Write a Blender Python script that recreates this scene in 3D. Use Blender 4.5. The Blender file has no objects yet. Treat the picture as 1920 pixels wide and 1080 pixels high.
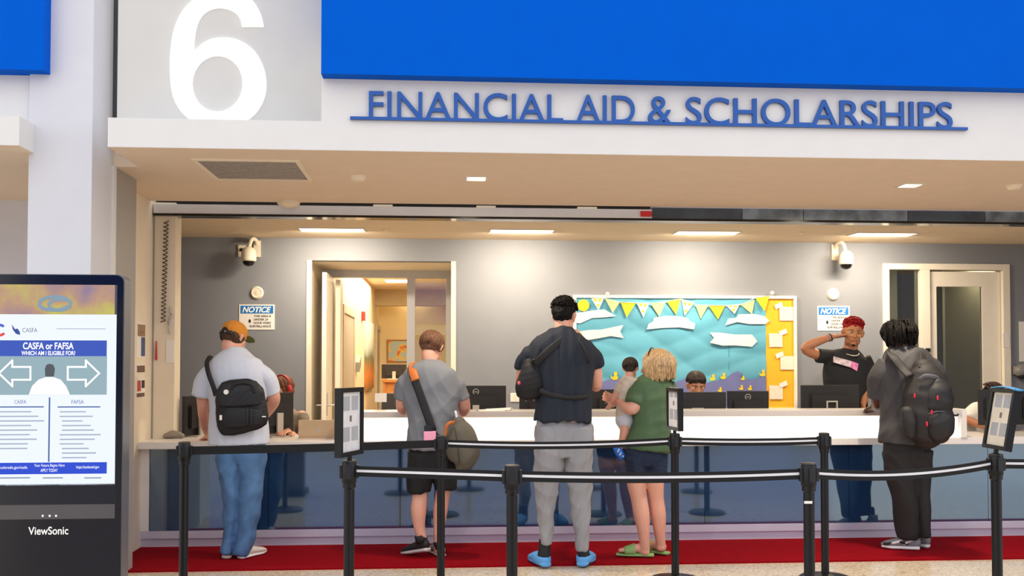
import bpy, bmesh, math, random
import numpy as np
from mathutils import Vector, Matrix, Euler
random.seed(7); rng = np.random.default_rng(7)
SC = bpy.context.scene; COL = SC.collection
# ------------------------------------------------------------ camera
F_PX = 1856.0; PX_CX, PX_CY = 960.0, 626.0
CAM = Vector((0, 0, 1.48)); YAW = math.radians(4.16); TILT = math.radians(1.63)
FWD = Vector((math.sin(YAW)*math.cos(TILT), math.cos(YAW)*math.cos(TILT), math.sin(TILT)))
RGT = Vector((math.cos(YAW), -math.sin(YAW), 0)); UPV = RGT.cross(FWD)
cd = bpy.data.cameras.new('camera'); cam = bpy.data.objects.new('camera', cd); COL.objects.link(cam)
cd.sensor_fit = 'HORIZONTAL'; cd.sensor_width = 36.0; cd.lens = 36.0*F_PX/1920; cd.shift_y = (PX_CY-540)/1920
cd.clip_end = 200
cam.matrix_world = Matrix.Translation(CAM) @ Matrix((RGT, UPV, -FWD)).transposed().to_4x4()
SC.camera = cam
# ------------------------------------------------------------ world, light, exposure
SC.view_settings.view_transform = 'Standard'; SC.view_settings.look = 'None'
SC.view_settings.gamma = 1.0; SC.view_settings.use_curve_mapping = False
SC.view_settings.exposure = 0.68
wd = bpy.data.worlds.new('world'); SC.world = wd; wd.use_nodes = True
wd.node_tree.nodes['Background'].inputs[0].default_value = (0.965, 0.97, 1.0, 1)
wd.node_tree.nodes['Background'].inputs[1].default_value = 1.0
def area(name, loc, sx, sy, power, color, rot=(0, 0, 0)):
    l = bpy.data.lights.new(name, 'AREA'); l.shape = 'RECTANGLE'; l.size = sx; l.size_y = sy
    l.energy = power; l.color = color
    o = bpy.data.objects.new(name, l); COL.objects.link(o); o.location = loc; o.rotation_euler = rot
    return o
# ------------------------------------------------------------ pixel helpers
def ray(px, py):
    return RGT*((px-PX_CX)/F_PX) + UPV*((PX_CY-py)/F_PX) + FWD
def at(px, py, Y):
    d = ray(px, py); return CAM + d*((Y-CAM.y)/d.y)
def atz(px, py, z):
    d = ray(px, py); return CAM + d*((z-CAM.z)/d.z)
def atx(px, py, X):
    d = ray(px, py); return CAM + d*((X-CAM.x)/d.x)
# ------------------------------------------------------------ materials
def lin(c):
    r = []
    for v in c:
        v /= 255.0
        r.append(v/12.92 if v <= 0.04045 else ((v+0.055)/1.055)**2.4)
    return (r[0], r[1], r[2], 1.0)
MATS = {}
def mat(name, rgb, rough=0.6, metal=0.0, var=0.06, vscale=6.0, bump=0.0, bscale=60.0, spec=0.5, emit=0.0, coat=0.0, sheen=0.0, stretch=None):
    if name in MATS: return MATS[name]
    m = bpy.data.materials.new(name); m.use_nodes = True; nt = m.node_tree; b = nt.nodes['Principled BSDF']
    c = lin(rgb)
    b.inputs['Roughness'].default_value = rough; b.inputs['Metallic'].default_value = metal
    b.inputs['Specular IOR Level'].default_value = spec
    b.inputs['Coat Weight'].default_value = coat
    b.inputs['Sheen Weight'].default_value = sheen
    tc = nt.nodes.new('ShaderNodeTexCoord'); src = tc.outputs['Object']
    if stretch:
        mp = nt.nodes.new('ShaderNodeMapping'); mp.inputs['Scale'].default_value = stretch
        nt.links.new(src, mp.inputs['Vector']); src = mp.outputs['Vector']
    n = nt.nodes.new('ShaderNodeTexNoise'); n.inputs['Scale'].default_value = vscale; n.inputs['Detail'].default_value = 4
    nt.links.new(src, n.inputs['Vector'])
    r = nt.nodes.new('ShaderNodeValToRGB'); r.color_ramp.elements[0].position = 0.3; r.color_ramp.elements[1].position = 0.7
    r.color_ramp.elements[0].color = tuple(max(0, v*(1-var)) for v in c[:3])+(1,)
    r.color_ramp.elements[1].color = tuple(min(1, v*(1+var)) for v in c[:3])+(1,)
    nt.links.new(n.outputs['Fac'], r.inputs['Fac']); nt.links.new(r.outputs['Color'], b.inputs['Base Color'])
    if bump:
        n2 = nt.nodes.new('ShaderNodeTexNoise'); n2.inputs['Scale'].default_value = bscale; n2.inputs['Detail'].default_value = 5
        nt.links.new(src, n2.inputs['Vector'])
        bp = nt.nodes.new('ShaderNodeBump'); bp.inputs['Strength'].default_value = bump; bp.inputs['Distance'].default_value = 0.01
        nt.links.new(n2.outputs['Fac'], bp.inputs['Height']); nt.links.new(bp.outputs['Normal'], b.inputs['Normal'])
    if emit:
        b.inputs['Emission Color'].default_value = c; b.inputs['Emission Strength'].default_value = emit
    MATS[name] = m
    return m
def glass(name, rgb, rough=0.0, alpha=0.2, ior=1.5):
    if name in MATS: return MATS[name]
    m = bpy.data.materials.new(name); m.use_nodes = True; nt = m.node_tree
    nt.nodes.remove(nt.nodes['Principled BSDF']); out = nt.nodes['Material Output']
    t = nt.nodes.new('ShaderNodeBsdfTransparent'); t.inputs[0].default_value = lin(rgb)
    g = nt.nodes.new('ShaderNodeBsdfGlossy'); g.inputs['Roughness'].default_value = rough
    fr = nt.nodes.new('ShaderNodeFresnel'); fr.inputs[0].default_value = ior
    mx = nt.nodes.new('ShaderNodeMixShader')
    nt.links.new(fr.outputs[0], mx.inputs[0]); nt.links.new(t.outputs[0], mx.inputs[1]); nt.links.new(g.outputs[0], mx.inputs[2])
    nt.links.new(mx.outputs[0], out.inputs[0]); MATS[name] = m
    return m
# ------------------------------------------------------------ object helpers
def tag(o, label=None, cat=None, group=None, kind=None):
    if label: o['label'] = label
    if cat: o['category'] = cat
    if group: o['group'] = group
    if kind: o['kind'] = kind
    return o
def setparent(o, p):
    if p is not None:
        o.parent = p; o.matrix_parent_inverse = WM[p.name].inverted()
WM = {}
def empty(name, loc, label=None, cat=None, group=None):
    o = bpy.data.objects.new(name, None); COL.objects.link(o); o.location = loc; o.empty_display_size = 0.1
    WM[o.name] = Matrix.Translation(Vector(loc))
    return tag(o, label, cat, group)
def link(name, me, m, parent=None, smooth=False):
    if m is not None:
        me.materials.clear(); me.materials.append(m)
    if smooth:
        me.polygons.foreach_set('use_smooth', [True]*len(me.polygons))
    o = bpy.data.objects.new(name, me); COL.objects.link(o); WM[o.name] = Matrix.Identity(4)
    setparent(o, parent)
    return o
def mesh(name, V, Fc, m, parent=None, smooth=False):
    me = bpy.data.meshes.new(name); me.from_pydata([tuple(v) for v in V], [], [tuple(f) for f in Fc]); me.update()
    return link(name, me, m, parent, smooth)
def bm_obj(name, bm, m, parent=None, smooth=False):
    bmesh.ops.recalc_face_normals(bm, faces=bm.faces[:])
    me = bpy.data.meshes.new(name); bm.to_mesh(me); bm.free()
    return link(name, me, m, parent, smooth)
BOXF = [(0, 3, 2, 1), (4, 5, 6, 7), (0, 1, 5, 4), (1, 2, 6, 5), (2, 3, 7, 6), (3, 0, 4, 7)]
def box_to(bm, x0, x1, y0, y1, z0, z1, M=None):
    vs = [Vector(p) for p in ((x0, y0, z0), (x1, y0, z0), (x1, y1, z0), (x0, y1, z0), (x0, y0, z1), (x1, y0, z1), (x1, y1, z1), (x0, y1, z1))]
    if M is not None: vs = [M @ v for v in vs]
    vv = [bm.verts.new(v) for v in vs]
    return [bm.faces.new([vv[i] for i in f]) for f in BOXF]
def box(name, x0, x1, y0, y1, z0, z1, m, parent=None, bevel=0.0, M=None):
    if x0 > x1: x0, x1 = x1, x0
    if y0 > y1: y0, y1 = y1, y0
    if z0 > z1: z0, z1 = z1, z0
    bm = bmesh.new(); box_to(bm, x0, x1, y0, y1, z0, z1, M)
    if bevel:
        bmesh.ops.bevel(bm, geom=bm.edges[:], offset=bevel, segments=2, affect='EDGES', profile=0.7)
    return bm_obj(name, bm, m, parent)
def prism(name, pts, axis, m, parent=None, M=None, bevel=0):
    """pts: list of 3-D points of a planar outline, extruded by the vector axis"""
    bm = bmesh.new(); ax = Vector(axis)
    a = [bm.verts.new((M @ Vector(p)) if M is not None else Vector(p)) for p in pts]
    b = [bm.verts.new((M @ (Vector(p)+ax)) if M is not None else Vector(p)+ax) for p in pts]
    bm.faces.new(a); bm.faces.new(b[::-1]); n = len(pts)
    for i in range(n): bm.faces.new((a[i], b[i], b[(i+1) % n], a[(i+1) % n]))
    if bevel: bmesh.ops.bevel(bm, geom=bm.edges[:], offset=bevel, segments=1, affect='EDGES')
    return bm_obj(name, bm, m, parent)
def lathe_vf(prof, n=24, M=None):
    V = []; Fc = []
    for r, z in prof:
        for i in range(n):
            a = 2*math.pi*i/n; V.append(Vector((r*math.cos(a), r*math.sin(a), z)))
    k = len(prof)
    for j in range(k-1):
        for i in range(n):
            Fc.append((j*n+i, j*n+(i+1) % n, (j+1)*n+(i+1) % n, (j+1)*n+i))
    Fc.append(tuple(range(n))[::-1]); Fc.append(tuple(range((k-1)*n, k*n)))
    if M is not None: V = [M @ v for v in V]
    return V, Fc
def lathe(name, prof, m, parent=None, M=None, n=24, smooth=True):
    V, Fc = lathe_vf(prof, n, M); o = mesh(name, V, Fc, m, parent)
    if smooth:
        for p in o.data.polygons: p.use_smooth = len(p.vertices) == 4
        o.data.set_sharp_from_angle(angle=0.6)
    return o
def catmull(P, sub):
    P = np.asarray(P, float)
    if sub <= 1 or len(P) < 3: return P
    Q = np.vstack([2*P[0]-P[1], P, 2*P[-1]-P[-2]]); out = []
    for i in range(1, len(Q)-2):
        for t in np.linspace(0, 1, sub, endpoint=False):
            a, b, c, d = Q[i-1], Q[i], Q[i+1], Q[i+2]
            out.append(0.5*((2*b)+(-a+c)*t+(2*a-5*b+4*c-d)*t*t+(-a+3*b-3*c+d)*t**3))
    out.append(Q[-2]); return np.array(out)
def tube_vf(P, R, n=12, ref=(0, 0, 1), sub=4, flat=1.0, cap='round'):
    """closed tapered tube along P; radius R (or (ra, rb)); flat scales the ring along ref"""
    P = np.asarray([tuple(p) for p in P], float); R = np.asarray(R, float)
    if R.ndim == 1: R = np.stack([R, R*flat], 1)
    A = catmull(np.hstack([P, R]), sub); P = A[:, :3]; R = np.maximum(A[:, 3:], 1e-4)
    T = np.gradient(P, axis=0); T /= np.linalg.norm(T, axis=1)[:, None]+1e-12
    ref = np.asarray(ref, float); rings = []
    def ring(c, t, ra, rb):
        s = np.cross(t, ref)
        if np.linalg.norm(s) < 0.05: s = np.cross(t, (0.03, 1.0, 0.02))
        s /= np.linalg.norm(s); u = np.cross(s, t)
        a = np.arange(n)*2*math.pi/n
        return c+np.outer(np.cos(a), s)*ra+np.outer(np.sin(a), u)*rb
    if cap == 'round':
        for k in (0.15, 0.7): 
            e = math.sqrt(1-(1-k)**2); rr = R[0].min()*0.8
            rings.append(ring(P[0]-T[0]*rr*(1-k), T[0], R[0, 0]*e, R[0, 1]*e))
    for i in range(len(P)): rings.append(ring(P[i], T[i], R[i, 0], R[i, 1]))
    if cap == 'round':
        for k in (0.7, 0.15):
            e = math.sqrt(1-(1-k)**2); rr = R[-1].min()*0.8
            rings.append(ring(P[-1]+T[-1]*rr*(1-k), T[-1], R[-1, 0]*e, R[-1, 1]*e))
    V = np.vstack(rings); k = len(rings); Fc = []
    for j in range(k-1):
        for i in range(n): Fc.append((j*n+i, j*n+(i+1) % n, (j+1)*n+(i+1) % n, (j+1)*n+i))
    Fc.append(tuple(range(n))[::-1]); Fc.append(tuple(range((k-1)*n, k*n)))
    return V, Fc
def ell_vf(c, r, M=None, n=16, k=10):
    V = []; Fc = []
    for j in range(1, k):
        th = math.pi*j/k
        for i in range(n):
            a = 2*math.pi*i/n
            V.append(Vector((c[0]+r[0]*math.sin(th)*math.cos(a), c[1]+r[1]*math.sin(th)*math.sin(a), c[2]-r[2]*math.cos(th))))
    V.append(Vector((c[0], c[1], c[2]-r[2]))); V.append(Vector((c[0], c[1], c[2]+r[2]))); b = len(V)-2
    for j in range(k-2):
        for i in range(n): Fc.append((j*n+i, j*n+(i+1) % n, (j+1)*n+(i+1) % n, (j+1)*n+i))
    for i in range(n):
        Fc.append((b, (i+1) % n, i)); Fc.append((b+1, (k-2)*n+i, (k-2)*n+(i+1) % n))
    if M is not None: V = [M @ v for v in V]
    return np.array([tuple(v) for v in V]), Fc
def box_vf(x0, x1, y0, y1, z0, z1, M=None):
    vs = [Vector(p) for p in ((x0, y0, z0), (x1, y0, z0), (x1, y1, z0), (x0, y1, z0), (x0, y0, z1), (x1, y0, z1), (x1, y1, z1), (x0, y1, z1))]
    if M is not None: vs = [M @ v for v in vs]
    return np.array([tuple(v) for v in vs]), list(BOXF)
def join_vf(L):
    V = []; Fc = []; o = 0
    for v, f in L:
        v = np.asarray([tuple(q) for q in v]); V.append(v); Fc += [tuple(i+o for i in q) for q in f]; o += len(v)
    return np.vstack(V), Fc
def union(name, prims, m, parent=None, voxel=0.008, smooth=4, wrinkle=0.0, wfreq=9.0, wdir=(1, 1, 2.2), seed=0):
    V, Fc = join_vf(prims)
    me = bpy.data.meshes.new('tmp'); me.from_pydata(V.tolist(), [], Fc); me.update()
    ob = bpy.data.objects.new('tmp', me); COL.objects.link(ob)
    r = ob.modifiers.new('r', 'REMESH'); r.mode = 'VOXEL'; r.voxel_size = voxel; r.use_smooth_shade = True
    if smooth:
        s = ob.modifiers.new('s', 'SMOOTH'); s.factor = 0.5; s.iterations = smooth
    dg = bpy.context.evaluated_depsgraph_get(); me2 = bpy.data.meshes.new_from_object(ob.evaluated_get(dg))
    bpy.data.objects.remove(ob); bpy.data.meshes.remove(me); me2.name = name
    if wrinkle:
        n = len(me2.vertices); co = np.zeros(n*3); me2.vertices.foreach_get('co', co); co = co.reshape(-1, 3)
        no = np.zeros(n*3); me2.vertex_normals.foreach_get('vector', no); no = no.reshape(-1, 3)
        g = np.random.default_rng(seed+11); d = np.zeros(n); c0 = co.mean(0); q = (co-c0)*np.array(wdir)
        w = q+0.06*np.sin(q[:, [1, 2, 0]]*7+g.uniform(0, 6, 3))
        for i in range(7):
            k = g.normal(size=3); k /= np.linalg.norm(k); f = wfreq*(0.6+0.5*i)
            s = np.sin(w @ k*f*1.25+g.uniform(0, 6)); a = np.sin(w[:, [2, 0, 1]] @ k*3.1+g.uniform(0, 6))*0.5+0.5; d += (1.2*s if i % 2 else (0.6-np.abs(s)*1.6))*a/(1+0.3*i)
        d = np.maximum(d-d.mean(), -1.1)+0.35
        co += no*(d*wrinkle)[:, None]*0.5
        me2.vertices.foreach_set('co', co.ravel()); me2.update()
    return link(name, me2, m, parent, True)
def text_mesh(s, align='CENTER', extrude=0.0, offset=0.0, shear=0.0):
    c = bpy.data.curves.new('t', 'FONT'); c.body = s; c.align_x = align; c.extrude = extrude; c.offset = offset; c.shear = shear
    c.resolution_u = 6
    o = bpy.data.objects.new('t', c); COL.objects.link(o)
    dg = bpy.context.evaluated_depsgraph_get(); me = bpy.data.meshes.new_from_object(o.evaluated_get(dg))
    bpy.data.objects.remove(o); bpy.data.curves.remove(c)
    return me
def text(name, s, org, ux, uy, x0, x1, h, m, parent, offset=0.0, shear=0.0, depth=0.002, height_from=None):
    """text fitted into width x0..x1 along ux, cap height h along uy, at org; printed proud by depth"""
    me = text_mesh(s, 'LEFT', 0.0, offset, shear)
    n = len(me.vertices); co = np.zeros(n*3); me.vertices.foreach_get('co', co); co = co.reshape(-1, 3)
    a = co.min(0); b = co.max(0); q = (co-a)/np.maximum(b-a, 1e-6)
    ux = np.array(ux, float); uy = np.array(uy, float); nn = np.cross(ux, uy)
    P = np.array(tuple(org))+np.outer(x0+q[:, 0]*(x1-x0), ux)+np.outer(q[:, 1]*h, uy)+nn*depth
    me.vertices.foreach_set('co', P.ravel()); me.update()
    return link(name, me, m, parent)
# ============================================================ planes of the place
YG = 8.07; YO = 8.35; YW = 10.2; YF = 6.2; YD = 11.3; YH = 20.0
ZS = 2.80; ZC = 2.745
def X(px, Y): return at(px, 679, Y).x
def Z(py, Y, px=960): return at(px, py, Y).z
M_white = mat('painted_white', (224, 223, 221), 0.55, var=0.015)
M_cream = mat('cream_paint', (238, 226, 205), 0.6, var=0.02)
M_soffit = mat('soffit_bounce_tint', (232, 213, 192), 0.75, var=0.02)  # beige carries the warm floor bounce on a white soffit
M_blue = mat('blue_panel_paint', (0, 90, 204), 0.6, var=0.02, spec=0.03)
M_grey = mat('grey_wall_paint', (136, 139, 146), 0.6, var=0.02, bump=0.05, bscale=150)
M_col = mat('column_paint', (212, 213, 220), 0.5, var=0.015)
M_pier = mat('pier_grey_metal', (160, 156, 152), 0.45, var=0.03)
M_black = mat('black_plastic', (22, 23, 26), 0.45, var=0.1)
M_blackgl = mat('gloss_black', (10, 10, 12), 0.12, var=0.1)
M_alu = mat('brushed_aluminium', (190, 192, 198), 0.35, metal=0.8, var=0.04)
M_door = mat('door_white_paint', (240, 232, 216), 0.45, var=0.02)
M_tan = mat('interior_ceiling_paint', (225, 205, 178), 0.8, var=0.02)
M_paper = mat('white_paper', (240, 236, 230), 0.8, var=0.02)
M_ink = mat('dark_ink', (50, 50, 55), 0.8, var=0.1)
M_wood = mat('oak_wood', (176, 116, 60), 0.5, var=0.2, vscale=10, stretch=(1, 1, 8))

# ---- floor: terrazzo with chips
def terrazzo():
    m = mat('terrazzo_floor', (214, 198, 174), 0.16, var=0.05, vscale=3)
    nt = m.node_tree; b = nt.nodes['Principled BSDF']
    v = nt.nodes.new('ShaderNodeTexVoronoi'); v.inputs['Scale'].default_value = 70
    tc = [n for n in nt.nodes if n.type == 'TEX_COORD'][0]; nt.links.new(tc.outputs['Object'], v.inputs['Vector'])
    hsv = nt.nodes.new('ShaderNodeValToRGB')
    els = hsv.color_ramp.elements; els[0].color = lin((188, 160, 128)); els[1].color = lin((228, 214, 192))
    e = els.new(0.25); e.color = lin((205, 186, 158)); e = els.new(0.6); e.color = lin((216, 200, 176))
    sep = nt.nodes.new('ShaderNodeSeparateColor'); nt.links.new(v.outputs['Color'], sep.inputs[0]); nt.links.new(sep.outputs[0], hsv.inputs['Fac'])
    nt.links.new(hsv.outputs['Color'], b.inputs['Base Color'])
    return m
tag(box('floor', -14, 16, -26, 21, -0.1, 0, terrazzo()), kind='structure')

# ---- opposite side of the lobby (seen only as reflections)
wf = box('wall_front', -14, 16, -24.3, -24, 0, 2.75, mat('opposite_shopfront_glass', (70, 74, 84), 0.3, var=0.2)); tag(wf, kind='structure')
tag(box('trim_1', -14, 16, -24.4, -23.9, 2.75, 3.25, M_white), kind='structure')
tag(box('trim_2', -14, 16, -24.4, -23.8, 3.25, 7.5, M_blue), kind='structure')
for i in range(6):
    tag(box('window_%d' % (i+3), -12.5+i*4.8, -9.6+i*4.8, -24.0, -23.95, 0.05, 2.5, mat('opposite_blue_glass', (60, 110, 190), 0.2, var=0.2)), kind='structure')

# ---- fascia, ledge, soffit
xl = X(197, YF); XR = 7.2
zb0 = Z(222, YF, 300)
tag(box('wall_fascia', X(600, YF), XR, YF, YF+0.2, ZS, 3.6, M_white), kind='structure')
tag(box('trim_3', xl, X(600, YF), YF, YF+0.32, ZS, zb0, M_white), kind='structure')
p6 = box('wall_number_panel', X(214, YF+0.3), X(600, YF)+0.02, YF+0.3, YF+0.4, ZS+0.02, 6.0, mat('number_panel_paint', (208, 207, 203), 0.6, var=0.015)); tag(p6, kind='structure')
zbl = Z(138, YF-0.11, 610)
bp = box('blue_header_panel', X(599, YF-0.11), XR, YF-0.11, YF+0.15, zbl, 6.0, M_blue)
tag(bp, kind='structure')
bp.name = 'wall_blue_header'
tag(box('ceiling_soffit', xl+0.002, XR, YF+0.004, YO-0.1, ZS-0.002, ZS+0.12, M_soffit), kind='structure')
tag(box('ceiling_soffit_corner', -3.2, xl+0.002, YF+0.62, YO-0.1, ZS-0.002, ZS+0.12, M_soffit), kind='structure')
tag(box('wall_gap_backing', X(168, 6.42)-0.05, X(216, 6.6), 6.80, 6.83, ZS+0.12, 6, mat('gap_shade_grey', (70, 74, 78), 0.6)), kind='structure')  # added backing sheet, its dark grey stands in for shade in the gap
# left bay
xe = X(30, YF)
tag(box('trim_4', -8, xe, YF, YF+0.32, ZS, zb0, M_white), kind='structure')
tag(box('wall_left_bay_fascia', -8, X(52, YF+0.25), YF+0.25, YF+0.4, ZS+0.05, 3.9, M_white), kind='structure')
tag(box('wall_left_bay_blue', -8, X(60, YF), YF+0.12, YF+0.3, Z(130, YF+0.12, 20), 6, M_blue), kind='structure')
tag(box('ceiling_left_bay', -8, xe-0.004, YF+0.004, YO, ZS-0.001, ZS+0.12, M_soffit), kind='structure')
xs = X(285, YO)
tag(box('wall_left_bay', -8, xs-0.26, YO-0.03, YO-0.01, 0, ZS, M_col), kind='structure')
# column and pier
YC = 6.42
tag(box('column', X(48, YC), X(168, YC), YC, YC+0.4, 0, 6, M_col, bevel=0.006), kind='structure'); bpy.data.objects['column'].name = 'wall_column'
xp = X(213, 6.84)
tag(box('trim_5', X(203, 6.84), xp, 6.8, 6.86, 0, ZS+0.0, M_white), kind='structure')
tag(box('wall_pier', xp-0.5, xp, 6.86, 7.3, 0, ZS, M_pier), kind='structure')
xs = X(285, YO)
tag(box('wall_left', xs-0.25, xs, 7.3, YO, 0, ZS, M_cream), kind='structure')
xj = X(327, YO)
tag(box('wall_jamb', xs-0.25, xj, YO, YO+0.18, 0, ZS, M_cream), kind='structure')
tag(box('trim_6', xs+0.002, xs+0.012, YO-0.006, YO, 0.85, ZS-0.1, M_pier), kind='structure')
# shutter housing above the opening
sh = empty('roller_shutter', (0, YO, 2.70), 'silver and slate roller shutter housing across the top of the opening', 'shutter')
xm = X(1222, YO)
box('bottom_bar', xs+0.01, xm, YO-0.04, YO+0.1, 2.705, 2.782, mat('shutter_silver', (214, 216, 222), 0.45, metal=0.0, var=0.03), sh)
box('bar_seal', xs+0.01, XR, YO-0.045, YO+0.1, 2.686, 2.705, M_blackgl, sh)
box('slot', xs+0.01, xm, YO+0.03, YO+0.1, 2.782, ZS+0.1, M_blackgl, sh)  # solid black box, the shade inside the recess is put into its colour
for px in (717, 911, 1101):
    box('bracket', X(px-18, YO), X(px+18, YO), YO-0.03, YO+0.03, 2.783, 2.80, M_cream, sh)
box('end_stop', X(1200, YO), X(1221, YO), YO-0.055, YO-0.04, 2.72, 2.765, mat('red_plastic', (200, 40, 45), 0.4), sh)
M_slate = mat('slate_glass', (62, 74, 88), 0.15, var=0.25, vscale=5)
for a, b, k in ((1222, 1390, 0), (1390, 1505, 1), (1505, 1700, 1), (1700, 1845, 0), (1845, 2010, 1)):
    box('housing_panel', X(a, YO)+0.003, X(b, YO)-0.003, YO-0.05, YO+0.1, 2.705, ZS-0.003, mat('slate_glass_reflection', (104, 116, 128), 0.12, var=0.5, vscale=8) if k else M_slate, sh)  # paler copies of the slate glass, reflections put into their colour
# sensor dome on shutter line
d = at(541, 381, YO-0.12)
tag(lathe('motion_sensor', [(0.005, -0.03), (0.06, -0.02), (0.09, 0.0), (0.095, 0.02)], M_cream, None, Matrix.Translation((d.x, d.y, ZS-0.021)), 24),
    'small cream dome sensor above the silver shutter bar', 'sensor')

# ---- back wall with two openings, interior ceiling and side walls
xa, xb, zt = X(578, YW), X(851, YW), Z(489, YW, 700)
xc, xd2, zt2 = X(1656, YW), X(1893, YW), Z(495, YW, 1770)
bm = bmesh.new()
for q in ((-3.6, xa, 0, 3), (xa, xb, zt, 3), (xb, xc, 0, 3), (xc, xd2, zt2, 3), (xd2, XR, 0, 3)):
    box_to(bm, q[0], q[1], YW, YW+0.15, q[2], q[3])
tag(bm_obj('wall_back', bm, M_grey), kind='structure')
tag(box('ceiling_interior', -3.6, XR, YO+0.104, YW+0.05, ZC, ZC+0.1, M_tan), kind='structure')
tag(box('wall_interior_left', -3.71, -3.6, YO+0.1, YW+0.15, 0, 3, M_grey), kind='structure')
tag(box('wall_right', XR, XR+0.1, 5, YW+0.15, 0, 6, M_grey), kind='structure')
tag(box('wall_jamb_return', -3.6, xs-0.2, YO, YO+0.1, 0, 3, M_grey), kind='structure')
# recess around the left door
M_rec = M_cream
tag(box('wall_recess_left', xa-0.1, xa+0.004, YW+0.004, YD, 0, zt, M_rec), kind='structure')
tag(box('wall_recess_right', xb, xb+0.1, YW+0.15, YD, 0, zt, M_rec), kind='structure')
tag(box('ceiling_recess', xa-0.1, xb+0.1, YW+0.15, YD+0.1, zt, zt+0.1, M_rec), kind='structure')
tag(box('trim_7', xa-0.02, xa+0.03, YW-0.012, YW+0.03, 0, zt+0.0, M_cream), kind='structure')
tag(box('trim_8', xb-0.03, xb+0.02, YW-0.012, YW+0.03, 0, zt, M_cream), kind='structure')

# ---- hall behind the left door
xh = X(622, YD); xh2 = xb+2.6
tag(box('wall_hall_left', xh-0.15, xh, YD+0.05, YH, 0, 2.9, mat('hall_paint', (222, 205, 176), 0.6, var=0.02)), kind='structure')
tag(box('wall_hall_end', xh-0.2, xh2+0.2, YH, YH+0.1, 0, 2.9, mat('hall_end_paint', (245, 226, 180), 0.6, var=0.02)), kind='structure')
tag(box('wall_hall_right', xh2, xh2+0.1, YD+0.05, YH, 0, 2.9, MATS['hall_paint']), kind='structure')
tag(box('wall_hall_front', xb+0.1, xh2, YD, YD+0.1, 0, 2.9, MATS['hall_paint']), kind='structure')
tag(box('ceiling_hall', xh-0.2, xh2+0.2, YD, YH+0.1, 2.85, 2.95, M_tan), kind='structure')
tag(box('trim_9', xh, xh2, YH-1.2, YH-0.9, 2.55, 2.85, mat('hall_beam', (196, 180, 150), 0.7)), kind='structure')
# door frames on the hall wall
for (pa, pb, k) in ((640, 662, 12), (704, 715, 13)):
    ya = atx(pa, 679, xh).y; yb = atx(pb, 679, xh).y
    r = box('door_%d' % k, xh-0.01, xh+0.012, ya+0.09, yb-0.09, 0.02, 2.1, mat('hall_door_grey', (168, 160, 148), 0.5)); tag(r, kind='structure')
    bm = bmesh.new()
    box_to(bm, xh, xh+0.03, ya, ya+0.09, 0, 2.2); box_to(bm, xh, xh+0.03, yb-0.09, yb, 0, 2.2); box_to(bm, xh, xh+0.03, ya+0.09, yb-0.09, 2.1, 2.2)
    bm_obj('door_frame', bm, mat('hall_frame_grey', (188, 178, 164), 0.5), r)
# glazed frame at the hall mouth
df = empty('window_1', (X(700, YD), YD, 0)); tag(df, kind='structure')
M_fr = mat('frame_grey_white', (206, 208, 212), 0.4, metal=0.2, var=0.02)
zf = Z(508, YD, 700)
box('header_rail', xa+0.02, xb, YD-0.05, YD+0.05, Z(521, YD, 700), zf+0.03, M_fr, df)
for a, b in ((610, 623), (763, 778), (836, 847)):
    box('mullion', X(a, YD), X(b, YD), YD-0.05, YD+0.05, 0, Z(521, YD, 700), M_fr, df)
box('pane', X(778, YD), X(836, YD), YD-0.006, YD+0.006, 0.05, Z(521, YD, 700), glass('clear_glass', (235, 240, 238), 0.0, ior=1.9), df)
box('transom_panel', xa+0.02, xb, YD-0.02, YD+0.02, zf+0.03, zt, M_cream, df)
# round blue door badge
c = at(707, 489, YD-0.06)
bd = lathe('door_badge', [(0.005, 0), (0.088, 0), (0.088, 0.008), (0.005, 0.008)], mat('badge_blue', (0, 104, 172), 0.4), None,
           Matrix.Translation(c) @ Matrix.Rotation(math.radians(90), 4, 'X'), 32)
tag(bd, 'round blue badge with a white mark above the open door', 'badge')
box('badge_mark', c.x-0.004, c.x+0.010, c.y-0.014, c.y-0.008, c.z-0.05, c.z+0.03, M_paper, bd)
# open door leaf
dl = empty('door_1', (X(607, YD), YD, 0)); tag(dl, kind='structure')
xdl = X(613, YW+0.25)
box('leaf', xdl-0.045, xdl, YD-0.92, YD-0.05, 0.02, Z(521, YD, 640)-0.02, M_door, dl, bevel=0.003)
box('lock_plate', xdl, xdl+0.006, YD-0.86, YD-0.81, 0.92, 1.16, M_alu, dl)
hz = Z(760, YD-0.85, 600)
for s in (0, 1):
    x0 = xdl+0.006 if s else xdl-0.045; sg = 1 if s else -1
    V, Fc = tube_vf([(x0, YD-0.835, hz), (x0+sg*0.05, YD-0.835, hz), (x0+sg*0.06, YD-0.82, hz), (x0+sg*0.06, YD-0.72, hz)], [0.009]*4, 10, sub=3)
    mesh('lever_handle', V, Fc, M_alu, dl, True)
# second leaf seen edge-on against the frame
box('hinge_stile', xdl+0.035, xdl+0.085, YD-0.35, YD-0.05, 0.02, Z(521, YD, 640)-0.05, M_door, dl)

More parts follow.
